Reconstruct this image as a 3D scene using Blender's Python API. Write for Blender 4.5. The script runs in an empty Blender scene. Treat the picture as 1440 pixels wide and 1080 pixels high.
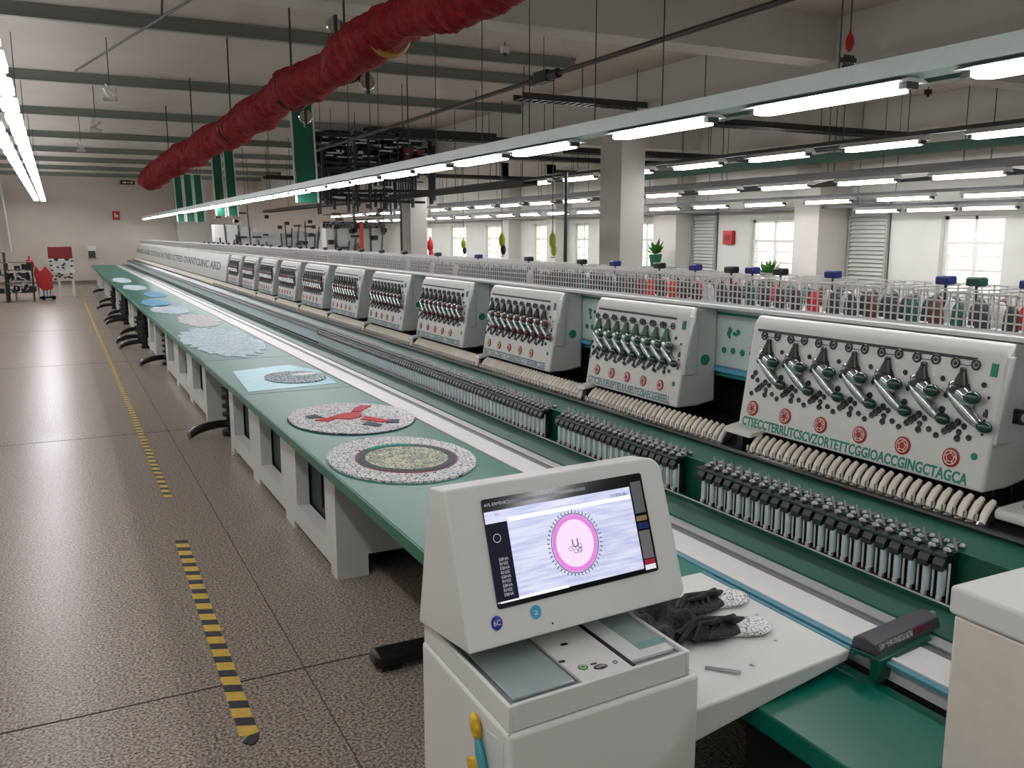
import bpy, math, random
from mathutils import Vector, Matrix
random.seed(7)
S = bpy.context.scene
COL = S.collection
PI = math.pi

# ------------------------------------------------------------------ materials
def srgb(c):
    return tuple(((v/255.0)/12.92 if v/255.0 <= .04045 else ((v/255.0+.055)/1.055)**2.4) for v in c)+(1.0,)
MATS = {}
def mat(name, rgb, rough=.5, metal=0.0, noise=0.0, scale=20, bump=0.0, emit=None, estr=0, coat=0.0, spec=.5):
    if name in MATS: return MATS[name]
    m = bpy.data.materials.new(name); m.use_nodes = True
    nt = m.node_tree; b = nt.nodes['Principled BSDF']
    b.inputs['Base Color'].default_value = srgb(rgb)
    b.inputs['Roughness'].default_value = rough
    b.inputs['Metallic'].default_value = metal
    b.inputs['Coat Weight'].default_value = coat
    b.inputs['Specular IOR Level'].default_value = spec
    tc = nt.nodes.new('ShaderNodeTexCoord')
    n = nt.nodes.new('ShaderNodeTexNoise'); n.inputs['Scale'].default_value = scale; n.inputs['Detail'].default_value = 5
    nt.links.new(tc.outputs['Object'], n.inputs['Vector'])
    r = nt.nodes.new('ShaderNodeValToRGB')
    k = noise if noise else .03
    r.color_ramp.elements[0].position = .3; r.color_ramp.elements[1].position = .7
    c = srgb(rgb)
    r.color_ramp.elements[0].color = tuple(v*(1-k) for v in c[:3])+(1,)
    r.color_ramp.elements[1].color = tuple(min(1, v*(1+k)) for v in c[:3])+(1,)
    nt.links.new(n.outputs['Fac'], r.inputs['Fac']); nt.links.new(r.outputs['Color'], b.inputs['Base Color'])
    if bump:
        bp = nt.nodes.new('ShaderNodeBump'); bp.inputs['Strength'].default_value = bump; bp.inputs['Distance'].default_value = .01
        nt.links.new(n.outputs['Fac'], bp.inputs['Height']); nt.links.new(bp.outputs['Normal'], b.inputs['Normal'])
    if emit:
        b.inputs['Emission Color'].default_value = srgb(emit); b.inputs['Emission Strength'].default_value = estr
    MATS[name] = m
    return m

def stitch_mat(name, base, line, scale=30, width=.06, stretch=(1,1,1), second=None, rough=.7):
    """cloth with wandering stitched lines"""
    m = bpy.data.materials.new(name); m.use_nodes = True
    nt = m.node_tree; L = nt.links; b = nt.nodes['Principled BSDF']; b.inputs['Roughness'].default_value = rough
    tc = nt.nodes.new('ShaderNodeTexCoord'); mp = nt.nodes.new('ShaderNodeMapping'); mp.inputs['Scale'].default_value = stretch
    L.new(tc.outputs['Object'], mp.inputs['Vector'])
    ns = nt.nodes.new('ShaderNodeTexNoise'); ns.inputs['Scale'].default_value = scale*.5; ns.inputs['Detail'].default_value = 3
    L.new(mp.outputs['Vector'], ns.inputs['Vector'])
    add = nt.nodes.new('ShaderNodeMixRGB'); add.blend_type = 'ADD'; add.inputs['Fac'].default_value = .06
    L.new(mp.outputs['Vector'], add.inputs['Color1']); L.new(ns.outputs['Color'], add.inputs['Color2'])
    v = nt.nodes.new('ShaderNodeTexVoronoi'); v.feature = 'DISTANCE_TO_EDGE'; v.inputs['Scale'].default_value = scale
    L.new(add.outputs['Color'], v.inputs['Vector'])
    r = nt.nodes.new('ShaderNodeValToRGB'); r.color_ramp.elements[0].position = width*.5; r.color_ramp.elements[1].position = width*1.6
    r.color_ramp.elements[0].color = (0,0,0,1); r.color_ramp.elements[1].color = (1,1,1,1)
    L.new(v.outputs['Distance'], r.inputs['Fac'])
    n2 = nt.nodes.new('ShaderNodeTexNoise'); n2.inputs['Scale'].default_value = scale*.35; n2.inputs['Detail'].default_value = 4
    L.new(mp.outputs['Vector'], n2.inputs['Vector'])
    r2 = nt.nodes.new('ShaderNodeValToRGB'); r2.color_ramp.elements[0].position = .42; r2.color_ramp.elements[1].position = .6
    r2.color_ramp.elements[0].color = srgb(base); r2.color_ramp.elements[1].color = srgb(second or base)
    L.new(n2.outputs['Fac'], r2.inputs['Fac'])
    mx = nt.nodes.new('ShaderNodeMixRGB'); L.new(r.outputs['Color'], mx.inputs['Fac'])
    mx.inputs['Color1'].default_value = srgb(line); L.new(r2.outputs['Color'], mx.inputs['Color2'])
    L.new(mx.outputs['Color'], b.inputs['Base Color'])
    MATS[name] = m
    return m

def floor_mat():
    m = bpy.data.materials.new('terrazzo'); m.use_nodes = True
    nt = m.node_tree; L = nt.links; b = nt.nodes['Principled BSDF']
    tc = nt.nodes.new('ShaderNodeTexCoord')
    n = nt.nodes.new('ShaderNodeTexNoise'); n.inputs['Scale'].default_value = 75; n.inputs['Detail'].default_value = 3; n.inputs['Roughness'].default_value = .6
    L.new(tc.outputs['Object'], n.inputs['Vector'])
    r = nt.nodes.new('ShaderNodeValToRGB')
    e = r.color_ramp.elements; e[0].position = .36; e[1].position = .64
    e[0].color = srgb((70,60,52)); e[1].color = srgb((186,170,152))
    L.new(n.outputs['Fac'], r.inputs['Fac'])
    v = nt.nodes.new('ShaderNodeTexVoronoi'); v.inputs['Scale'].default_value = 70
    L.new(tc.outputs['Object'], v.inputs['Vector'])
    mx = nt.nodes.new('ShaderNodeMixRGB'); mx.blend_type = 'OVERLAY'; mx.inputs['Fac'].default_value = .12
    L.new(r.outputs['Color'], mx.inputs['Color1']); L.new(v.outputs['Color'], mx.inputs['Color2'])
    hs = nt.nodes.new('ShaderNodeHueSaturation'); hs.inputs['Saturation'].default_value = .8
    L.new(mx.outputs['Color'], hs.inputs['Color'])
    L.new(hs.outputs['Color'], b.inputs['Base Color'])
    big = nt.nodes.new('ShaderNodeTexNoise'); big.inputs['Scale'].default_value = .5; big.inputs['Detail'].default_value = 1
    L.new(tc.outputs['Object'], big.inputs['Vector'])
    mr = nt.nodes.new('ShaderNodeMapRange'); mr.inputs['To Min'].default_value = .25; mr.inputs['To Max'].default_value = .33
    L.new(big.outputs['Fac'], mr.inputs['Value']); L.new(mr.outputs['Result'], b.inputs['Roughness'])
    bp = nt.nodes.new('ShaderNodeBump'); bp.inputs['Strength'].default_value = .12; bp.inputs['Distance'].default_value = .004
    L.new(n.outputs['Fac'], bp.inputs['Height']); L.new(bp.outputs['Normal'], b.inputs['Normal'])
    b.inputs['Specular IOR Level'].default_value = .12
    return m

def glass_mat():
    m = bpy.data.materials.new('window_glass'); m.use_nodes = True
    nt = m.node_tree; L = nt.links; nt.nodes.remove(nt.nodes['Principled BSDF'])
    out = nt.nodes['Material Output']
    t = nt.nodes.new('ShaderNodeBsdfTransparent'); t.inputs['Color'].default_value = (.96,.98,.97,1)
    g = nt.nodes.new('ShaderNodeBsdfGlossy'); g.inputs['Roughness'].default_value = .03
    f = nt.nodes.new('ShaderNodeValue'); f.outputs[0].default_value = .07
    mx = nt.nodes.new('ShaderNodeMixShader')
    L.new(f.outputs[0], mx.inputs[0]); L.new(t.outputs[0], mx.inputs[1]); L.new(g.outputs[0], mx.inputs[2]); L.new(mx.outputs[0], out.inputs[0])
    return m

WHITE = mat('white_enamel', (206,209,203), .38, noise=.02, scale=3)
WHITE2 = mat('white_painted_steel', (200,204,199), .4, noise=.02, scale=3)
PALE = mat('pale_blue_enamel', (196,212,210), .35)
WALLM = mat('wall_plaster', (196,188,178), .8, noise=.03, scale=2)
WALLR = mat('wall_paint_grey_white', (200,203,196), .8, noise=.03, scale=2)
CEIL = mat('ceiling_paint', (178,172,162), .85, noise=.04, scale=1)
BEAMG = mat('grey_green_steel', (116,124,118), .5)
CONC = mat('painted_concrete', (186,186,178), .8, noise=.03, scale=2)
DGREEN = mat('dark_green_enamel', (0,72,56), .35, noise=.05, scale=6)
EDGEG = mat('green_table_edge', (0,98,76), .35)
TEAL = mat('teal_laminate', (24,108,94), .34, noise=.06, scale=5, spec=.4)
SLABG = mat('deep_teal_laminate', (0,98,82), .3, noise=.05, scale=5)
BLACK = mat('black_plastic', (16,17,18), .35)
DARK = mat('dark_gap_metal', (26,28,28), .5)
CHROME = mat('chrome', (214,216,216), .14, 1.0)
ALU = mat('brushed_aluminium', (190,192,192), .34, .85, noise=.06, scale=60)
ALUW = mat('pale_aluminium', (205,206,202), .4, .25)
STEEL = mat('dark_steel', (70,72,72), .35, .8)
BOBW = mat('silver_blue_thread', (206,220,224), .22, .35)
BOBC = mat('cream_thread', (236,230,216), .4, .0)
RED = mat('red_fabric', (116,8,16), .8, noise=.45, scale=30, bump=.8, spec=.25)
REDP = mat('red_plastic', (176,24,30), .4)
GBALL = mat('dark_green_glass_bead', (4,52,40), .12, coat=.5)
GCIR = mat('green_print', (14,128,104), .5)
TGREEN = mat('green_lettering', (30,136,112), .5)
TEALBAR = mat('teal_bar', (40,150,145), .35)
YEL = mat('yellow_tape', (206,172,66), .55, noise=.15, scale=30)
BLK = mat('black_tape', (32,34,36), .5, noise=.3, scale=30)
BANNER = mat('green_banner', (0,92,66), .6, noise=.06, scale=4)
BLUECAP = mat('navy_blue_plastic', (14,30,96), .4)
GREYC = mat('charcoal_thread', (52,52,54), .7, noise=.3, scale=60)
WHTC = mat('pale_grey_thread', (190,190,188), .7)
LIGHTB = mat('light_blue_film', (118,190,200), .3, noise=.12, scale=8)
TUBE = mat('lit_tube', (255,255,255), .4, emit=(255,250,255), estr=16)
TUBEL = mat('lit_panel', (255,255,255), .4, emit=(252,250,255), estr=10)
RAILT = mat('teal_grey_light_rail', (128,168,168), .35)
WIRE = mat('dark_wire', (60,60,58), .5)
JOINT = mat('dark_joint', (46,42,38), .8)
GLASS = glass_mat()
FRAME = mat('white_window_frame', (222,222,216), .45)
FLOOR = floor_mat()

# ------------------------------------------------------------------ mesh builder
class MB:
    def __init__(s): s.v=[]; s.f=[]; s.m=[]; s.mi=0
    def add(s, vs, fs, M=None):
        b=len(s.v)
        for p in vs:
            p=Vector(p); s.v.append(M@p if M else p)
        for f in fs: s.f.append(tuple(i+b for i in f)); s.m.append(s.mi)
        return s
    def box(s,x0,x1,y0,y1,z0,z1,M=None):
        return s.add([(x0,y0,z0),(x1,y0,z0),(x1,y1,z0),(x0,y1,z0),(x0,y0,z1),(x1,y0,z1),(x1,y1,z1),(x0,y1,z1)],
            [(3,2,1,0),(4,5,6,7),(0,1,5,4),(1,2,6,5),(2,3,7,6),(3,0,4,7)],M)
    def prism(s,poly,a,b,axis='y',M=None):
        n=len(poly)
        def P(p,t):
            return {'y':(p[0],t,p[1]),'x':(t,p[0],p[1]),'z':(p[0],p[1],t)}[axis]
        vs=[P(p,a) for p in poly]+[P(p,b) for p in poly]
        fs=[tuple(range(n)),tuple(reversed(range(n,2*n)))]+[(i,i+n,(i+1)%n+n,(i+1)%n) for i in range(n)]
        return s.add(vs,fs,M)
    def cyl(s,p0,p1,r0,r1=None,n=12,M=None):
        p0=Vector(p0);p1=Vector(p1); r1=r0 if r1 is None else r1
        d=(p1-p0); 
        if d.length<1e-7: return s
        q=d.to_track_quat('Z','Y').to_matrix(); vs=[]
        for p,r in((p0,r0),(p1,r1)):
            for i in range(n):
                a=2*PI*i/n; vs.append(p+q@Vector((r*math.cos(a),r*math.sin(a),0)))
        fs=[tuple(reversed(range(n))),tuple(range(n,2*n))]+[(i,(i+1)%n,(i+1)%n+n,i+n) for i in range(n)]
        return s.add(vs,fs,M)
    def tube(s,pts,rad,n=8,M=None):
        pts=[Vector(p) for p in pts]; vs=[];fs=[]
        rr=rad if isinstance(rad,(list,tuple)) else [rad]*len(pts)
        for k,p in enumerate(pts):
            d=(pts[min(k+1,len(pts)-1)]-pts[max(k-1,0)]).normalized()
            q=d.to_track_quat('Z','Y').to_matrix()
            for i in range(n):
                a=2*PI*i/n; vs.append(p+q@Vector((rr[k]*math.cos(a),rr[k]*math.sin(a),0)))
        for k in range(len(pts)-1):
            for i in range(n): fs.append((k*n+i,k*n+(i+1)%n,(k+1)*n+(i+1)%n,(k+1)*n+i))
        fs.append(tuple(reversed(range(n)))); fs.append(tuple(range((len(pts)-1)*n,len(pts)*n)))
        return s.add(vs,fs,M)
    def sph(s,c,r,sc=(1,1,1),nu=12,nv=8,M=None):
        vs=[];fs=[]; c=Vector(c)
        R=Matrix.Translation(c)@Matrix.Diagonal((sc[0]*r,sc[1]*r,sc[2]*r,1))
        R=(M@R) if M else R
        vs.append((0,0,-1))
        for j in range(1,nv):
            t=PI*j/nv
            for i in range(nu):
                a=2*PI*i/nu; vs.append((math.sin(t)*math.cos(a),math.sin(t)*math.sin(a),-math.cos(t)))
        vs.append((0,0,1)); L=len(vs)-1
        for i in range(nu): fs.append((0,1+(i+1)%nu,1+i))
        for j in range(nv-2):
            for i in range(nu):
                a=1+j*nu+i;b=1+j*nu+(i+1)%nu; fs.append((a,b,b+nu,a+nu))
        for i in range(nu): fs.append((L,L-nu+i,L-nu+(i+1)%nu))
        return s.add(vs,fs,R)
    def torus(s,c,R,r,M=None,nu=20,nv=6):
        vs=[];fs=[];c=Vector(c)
        for i in range(nu):
            a=2*PI*i/nu
            for j in range(nv):
                b=2*PI*j/nv
                vs.append(c+Vector(((R+r*math.cos(b))*math.cos(a),(R+r*math.cos(b))*math.sin(a),r*math.sin(b))))
        for i in range(nu):
            for j in range(nv):
                fs.append((i*nv+j,((i+1)%nu)*nv+j,((i+1)%nu)*nv+(j+1)%nv,i*nv+(j+1)%nv))
        return s.add(vs,fs,M)
    def lathe(s,prof,n=20,M=None):
        vs=[];fs=[]
        for r,z in prof:
            for i in range(n):
                a=2*PI*i/n; vs.append((r*math.cos(a),r*math.sin(a),z))
        for k in range(len(prof)-1):
            for i in range(n): fs.append((k*n+i,k*n+(i+1)%n,(k+1)*n+(i+1)%n,(k+1)*n+i))
        fs.append(tuple(reversed(range(n)))); fs.append(tuple(range((len(prof)-1)*n,len(prof)*n)))
        return s.add(vs,fs,M)

WL = {}
def link(o): COL.objects.link(o); return o
def tag(o,label,cat,group=None,kind=None):
    o['label']=label; o['category']=cat
    if group: o['group']=group
    if kind: o['kind']=kind
    return o
def empty(name,loc,label,cat,group=None):
    o=bpy.data.objects.new(name,None); o.empty_display_size=.1; link(o); o.location=loc; WL[o.name]=Vector(loc)
    return tag(o,label,cat,group)
def build(name,mb,m,parent=None,bevel=0,smooth=True,ang=35,seg=2):
    if parent is not None: off=WL[parent.name]
    else:
        xs=[v.x for v in mb.v];ys=[v.y for v in mb.v];zs=[v.z for v in mb.v]
        off=Vector(((min(xs)+max(xs))/2,(min(ys)+max(ys))/2,min(zs)))
    me=bpy.data.meshes.new(name)
    me.from_pydata([v-off for v in mb.v],[],mb.f)
    ms=m if isinstance(m,(list,tuple)) else [m]
    for q in ms: me.materials.append(q)
    if len(ms)>1: me.polygons.foreach_set('material_index',mb.m)
    if smooth:
        me.shade_smooth(); me.set_sharp_from_angle(angle=math.radians(ang))
    me.update()
    o=bpy.data.objects.new(name,me); link(o)
    if parent is not None: o.parent=parent
    else: o.location=off
    WL[o.name]=off.copy()
    if bevel:
        b=o.modifiers.new('bevel','BEVEL'); b.width=bevel; b.segments=seg; b.limit_method='ANGLE'; b.angle_limit=math.radians(40)
        b.harden_normals=False
    return o
def struct(name,mb,m,parent=None,bevel=0):
    o=build(name,mb,m,parent,bevel)
    if parent is None: o['kind']='structure'
    return o
def copy_tree(o,parent=None):
    c=o.copy(); link(c)
    if parent is not None: c.parent=parent
    for ch in list(o.children): copy_tree(ch,c)
    return c
def frame(O,u,v):
    u=Vector(u).normalized(); v=Vector(v).normalized(); n=u.cross(v)
    M=Matrix((u,v,n)).transposed().to_4x4(); M.translation=Vector(O); return M
def text(name,body,size,m,M,parent,extrude=.001,align='LEFT',sx=1.0,bold=0):
    cu=bpy.data.curves.new(name,'FONT'); cu.body=body; cu.size=size; cu.extrude=extrude; cu.align_x=align; cu.offset=bold; cu.resolution_u=3
    t=bpy.data.objects.new(name,cu); link(t)
    bpy.context.view_layer.update()
    dg=bpy.context.evaluated_depsgraph_get()
    me=bpy.data.meshes.new_from_object(t.evaluated_get(dg))
    bpy.data.objects.remove(t); bpy.data.curves.remove(cu)
    mb=MB(); mb.v=[M@Vector((v.co.x*sx,v.co.y,v.co.z)) for v in me.vertices]; mb.f=[tuple(p.vertices) for p in me.polygons]; mb.m=[0]*len(mb.f)
    bpy.data.meshes.remove(me)
    return build(name,mb,m,parent,smooth=False)
ONES=['','first','second','third','fourth','fifth','sixth','seventh','eighth','ninth','tenth','eleventh','twelfth','thirteenth','fourteenth','fifteenth','sixteenth','seventeenth','eighteenth','nineteenth']
TENS={2:('twenty','twentieth'),3:('thirty','thirtieth'),4:('forty','fortieth'),5:('fifty','fiftieth'),6:('sixty','sixtieth'),7:('seventy','seventieth'),8:('eighty','eightieth'),9:('ninety','ninetieth')}
def nth(n):
    if n<20: return ONES[n]
    t,o=divmod(n,10)
    return TENS[t][1] if o==0 else TENS[t][0]+'-'+ONES[o]

# ------------------------------------------------------------------ room shell
XR=15.0; YB=43.5; ZC=4.65; XL=-7.0; YF=-9.0; YE=42.6; ZH=ZC-.004
struct('floor',MB().box(XL,XR,YF,YB,-.2,0),FLOOR)
struct('ceiling',MB().box(XL,XR,YF,YB,ZC,ZC+.2),CEIL)
struct('wall_back',MB().box(XL-.2,XR+.2,YB,YB+.25,0,ZC),WALLM)
struct('wall_left',MB().box(XL-.2,XL,YF,YB,0,ZC),WALLM)
struct('wall_front',MB().box(XL-.2,XR+.2,YF-.2,YF,0,ZC),WALLM)
struct('baseboard_back',MB().box(XL,XR,YB-.03,YB-.001,0,.12),mat('grey_skirting',(120,112,104),.6))
# windows in the right wall: (y0,y1,ztop)
WINS=[(10.31,11.6),(15.4,16.88),(20.3,22.3),(24.3,25.2),(26.4,28.0),(30.3,32.0),(33.8,35.5),(37.6,39.4)]
Z0,Z1=.95,2.45
wr=MB(); y=YF
for a,b in WINS:
    wr.box(XR,XR+.3,y,a,0,ZC); wr.box(XR,XR+.3,a,b,0,Z0); wr.box(XR,XR+.3,a,b,Z1,ZC); y=b
wr.box(XR,XR+.3,y,YB,0,ZC)
struct('wall_right',wr,WALLR)
for i,(a,b) in enumerate(WINS):
    r=MB(); t=.07
    x0,x1=XR+.12,XR+.18
    r.box(x0,x1,a,a+t,Z0,Z1).box(x0,x1,b-t,b,Z0,Z1).box(x0,x1,a,b,Z0,Z0+t).box(x0,x1,a,b,Z1-t,Z1)
    c=(a+b)/2; r.box(x0,x1,c-.025,c+.025,Z0,Z1).box(x0-.01,x1,a,b,1.92,1.98)
    for zz in (1.2,1.45,1.7): r.box(x0+.01,x1-.01,a,b,zz-.012,zz+.012)
    w=struct('window_%d'%(i+1),r,FRAME)
    g=build('window_pane',MB().box(XR+.145,XR+.15,a+t,b-t,Z0+t,Z1-t),GLASS,w)
    build('window_sill',MB().box(XR-.06,XR+.12,a-.05,b+.05,Z0-.04,Z0),FRAME,w)
    if i in(0,1,2):   # slatted blind in the lower half
        bl=MB()
        for k in range(16):
            z=1.04+k*.055; bl.box(XR+.185,XR+.2,a+.07,b-.07,z,z+.014)
        build('window_blind',bl,mat('cream_blind',(226,216,190),.6),w)
# ground and a pale facade outside are not visible beyond the glare

# piers on the window wall
def pier(n,x0,y0,y1):
    struct('trim_%d'%n,MB().box(x0,XR,y0,y1,0,ZC),CONC)
pier(1,14.1,13.8,14.5); pier(2,14.4,19.0,20.0); pier(3,14.5,25.5,26.1); pier(4,14.5,28.9,29.5)
# louvred shutters on the window wall
def louvre(y0,y1,label):
    t=empty('louvre_panel',(XR-.08,(y0+y1)/2,.9),label,'louvre')
    build('louvre_frame',MB().box(XR-.1,XR,y0,y0+.05,.9,2.85).box(XR-.1,XR,y1-.05,y1,.9,2.85).box(XR-.1,XR,y0,y1,2.8,2.87).box(XR-.03,XR,y0,y1,.9,2.85),mat('grey_frame',(150,152,146),.5),t)
    s=MB()
    for k in range(22):
        z=.94+k*.085; s.prism([(XR-.1,z),(XR-.09,z-.01),(XR-.035,z+.055),(XR-.045,z+.065)],y0+.05,y1-.05)
    build('louvre_slats',s,mat('grey_slat',(186,188,182),.5),t)
louvre(12.75,13.75,'grey slatted louvre panel on the window wall beside the blank white wall')
louvre(18.05,18.95,'grey slatted louvre panel on the window wall beside the red alarm box')
# red box on window wall
t=empty('alarm_box',(XR-.08,17.55,1.85),'red square alarm box on the window wall left of a bright window','alarm box')
build('box_body',MB().box(XR-.12,XR,17.38,17.72,1.86,2.2),REDP,t,.01)
build('box_window',MB().box(XR-.13,XR-.115,17.46,17.64,1.95,2.1),mat('dark_red',(110,8,14),.4),t)
# ceiling concrete beams and columns
struct('trim_5',MB().box(8.5,9.0,YF,YB,4.05,ZC),CONC)
struct('trim_6',MB().box(XL,XR,8.2,8.6,4.15,ZC),CONC)
struct('trim_7',MB().box(9,XR,13.2,13.6,4.15,ZC),CONC)
struct('trim_8',MB().box(9,XR,18.2,18.6,4.15,ZC),CONC)
struct('trim_9',MB().box(9,XR,23.2,23.6,4.15,ZC),CONC)
struct('trim_10',MB().box(XR-.5,XR,YF,YB,4.05,ZC),CONC)
struct('trim_11',MB().box(8.5,8.98,12.75,13.4,0,4.05),CONC,bevel=.01)
struct('trim_12',MB().box(8.5,8.98,22.8,23.45,0,4.05),CONC,bevel=.01)
struct('trim_13',MB().box(4.9,6.2,42.8,YB,0,ZC),CONC)
# steel ceiling beams (I sections)
def steel(y,x0,x1,label):
    y*=1.025
    b=MB().box(x0,x1,y-.05,y+.05,4.49,4.505).box(x0,x1,y-.02,y+.02,4.505,4.62).box(x0,x1,y-.05,y+.05,4.62,ZH)
    return tag(build('steel_beam',b,BEAMG,smooth=False),label,'beam','grey green steel beams across the ceiling')
for i,yy in enumerate((11.5,16.0,20.4,25.0,29.2,33.0,37.0,41.0)):
    steel(yy,XL,7.0 if i==0 else 8.5,'grey green steel ceiling beam, %s from the camera end'%nth(i+1))
steel(13.0,4.1,7.1,'short grey green steel beam running from the red duct to the dark pipe')

# floor joints
for i,yy in enumerate((4.1,10.1,16.1,22.1,28.1,34.1)):
    struct('trim_%d'%(14+i),MB().box(XL,1.45,yy-.005,yy+.005,0,.0015),JOINT)
struct('trim_20',MB().box(.93,.934,YF,YB,0,.0015),JOINT)
struct('trim_21',MB().box(-1.6,-1.593,10,YB,0,.0015),JOINT)
# hazard tape: near strip and far strip
def tape(x0,y0,x1,y1,name_label,pitch=.135,w=.075,worn=False):
    L=math.hypot(x1-x0,y1-y0); d=Vector((x1-x0,y1-y0,0)).normalized(); nrm=Vector((-d.y,d.x,0))
    t=empty('hazard_tape',((x0+x1)/2,(y0+y1)/2,.001),name_label,'tape')
    a=MB(); b=MB(); n=int(L/pitch)
    for k in range(n):
        for (f0,f1,mb) in ((0,.55,a),(.55,1,b)):
            s0=(k+f0)*pitch; s1=(k+f1)*pitch; sk=.03
            P=Vector((x0,y0,0))
            j=random.uniform(-.003,.003)
            q=[P+d*(s0-sk/2)+nrm*(-w/2+j),P+d*(s1-sk/2)+nrm*(-w/2+j),P+d*(s1+sk/2)+nrm*(w/2+j),P+d*(s0+sk/2)+nrm*(w/2+j)]
            vs=[v+Vector((0,0,.002)) for v in q]+[v+Vector((0,0,.004)) for v in q]
            mb.add(vs,[(0,1,2,3),(4,7,6,5),(0,4,5,1),(1,5,6,2),(2,6,7,3),(3,7,4,0)])
    build('yellow_stripes',a,YEL,t,smooth=False); build('black_stripes',b,BLK,t,smooth=False)
tape(.575,3.6,.62,6.35,'yellow and black hazard tape strip on the floor nearest the camera',pitch=.16,w=.08)
tape(.655,7.45,.655,38,'faded yellow and black hazard tape running along the floor to the back wall',pitch=.16,w=.06)
# torn end scrap of the tape
b=MB().prism([(.54,3.56),(.575,3.52),(.6,3.55),(.62,3.61),(.57,3.6)],.001,.006,axis='z')
tag(build('tape_scrap',b,BLK,smooth=False),'torn black scrap at the near end of the hazard tape','tape scrap')

# ------------------------------------------------------------------ light fixtures
def fixture(x,y0,y1,z,w,label,group,m=TUBE,h=.05,house=True,hh=.06):
    t=empty('tube_light',(x,(y0+y1)/2,z),label,'light',group)
    n=8; r=w/2
    poly=[]
    for i in range(n+1):
        a=PI+PI*i/n; poly.append((x+r*math.cos(a),y0+r*.6+r*.6*math.sin(a)))
    for i in range(n+1):
        a=PI*i/n; poly.append((x+r*math.cos(a),y1-r*.6+r*.6*math.sin(a)))
    build('tube',MB().prism(poly,z,z+h,axis='z'),m,t)
    if house:
        build('light_housing',MB().prism([(x-w*.7,z+h),(x+w*.7,z+h),(x+w*.35,z+h+hh),(x-w*.35,z+h+hh)],y0-.06,y1+.06),ALUW,t)
        build('end_cap',MB().box(x-w*.3,x+w*.3,y0-.05,y0-.005,z+.005,z+h),STEEL,t)
        build('end_cap',MB().box(x-w*.3,x+w*.3,y1+.005,y1+.05,z+.005,z+h),STEEL,t)
    return t
# row one, hung over the heads
t=empty('light_rail',(3.5,19,2.87),'long teal grey light rail hung on wires above the machine heads','light rail')
build('rail_body',MB().prism([(3.42,2.80),(3.58,2.80),(3.58,2.82),(3.54,2.87),(3.46,2.87),(3.42,2.82)],-1,YE),RAILT,t)
build('rail_lip',MB().box(3.405,3.419,-1,YE,2.80,2.885),PALE,t)
ys=[(1.5,2.59),(2.96,3.90),(4.34,5.29),(5.92,6.80),(7.07,8.02),(8.31,9.08),(9.3,10.17),(10.43,11.37)]
yy=11.6
while yy<YE-1: ys.append((yy,yy+.9)); yy+=1.15
for i,(a,b) in enumerate(ys):
    fixture(3.5,a,b,2.745,.13,'lit tube light under the teal rail above the heads, %s from the near end'%nth(i+1),'tube lights under the long teal rail',h=.035,hh=.018)
# suspension wires
def wire(x,y,z0,z1,label,r=.0045):
    return tag(build('suspension_wire',MB().cyl((x,y,z0),(x,y,min(z1,ZH)),r,n=6),WIRE),label,'wire','thin wires holding the lights')
for i,wy in enumerate((3.35,4.8,5.6,6.6,7.5,8.6,9.4,10.4,11.6,13,14.6,16.5,19,22,25,28,31)):
    wire(3.5,wy,2.87,ZC if abs(wy-8.4)>.3 else 4.15,'thin dark wire holding the teal light rail, %s from the near end'%nth(i+1))
# rows across the room
def row(x,z,starts,length,w,rowname,ygrid,m=TUBE):
    t=empty('light_conduit',(x,20,z+.12),'thin grey conduit carrying %s'%rowname,'conduit')
    build('conduit_tube',MB().box(x-.03,x+.03,min(starts)-1.5,YE,z+.11,z+.16),STEEL,t)
    h=MB()
    for wy in ygrid: h.cyl((x,wy,z+.16),(x,wy,ZH),.006,n=5)
    build('hanger_rods',h,WIRE,t)
    for i,s in enumerate(starts):
        fixture(x,s,s+length,z,w,'lit tube light in the %s, %s from the near end'%(rowname,nth(i+1)),'tube lights in %s'%rowname,m)
def rng(a,step,b):
    r=[]
    while a<b: r.append(a); a+=step
    return r
row(9.3,3.16,rng(5.75,1.82,41.5),1.1,.16,'highest row beyond the columns',[5.5,9,11.5,15.5,19,24,30])
row(11.5,2.89,rng(6.2,1.78,41),1.08,.15,'middle row across the room',[6,10,15,21,28])
row(13.0,2.68,rng(6.9,1.70,41),1.05,.14,'lower row near the windows',[7,11,16,22,30])
row(14.2,2.52,[9.6,10.75,11.95],.95,.13,'short row just above the windows',[9.5,12.9],mat('soft_lit_tube',(255,255,255),.4,emit=(255,250,255),estr=4.5))
# left double row
t=empty('light_conduit',(-.42,22,3.51),'pair of dark carrier strips for the left ceiling lights','conduit')
build('right_strip',MB().box(-.39,-.29,-8,YE,3.512,3.55),DARK,t)
build('left_strip',MB().box(-.635,-.535,11,YE,3.512,3.55),DARK,t)
h=MB()
for wy in (5,9,13.5,17,21,25.5,30,34): h.cyl((-.32,wy,3.55),(-.32,wy,ZH),.006,n=5)
build('hanger_rods',h,WIRE,t)
for i,q in enumerate(rng(8.2,1.38,42)):
    fixture(-.34,q,q+.84,3.46,.17,'lamp in the right strip of the left ceiling lights, %s from the near end'%nth(i+1),'left ceiling lights, right strip',TUBEL,h=.05,house=False)
for i,q in enumerate(rng(11.9,1.38,42)):
    fixture(-.585,q,q+.84,3.46,.17,'lamp in the left strip of the left ceiling lights, %s from the near end'%nth(i+1),'left ceiling lights, left strip',TUBEL,h=.05,house=False)
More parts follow.
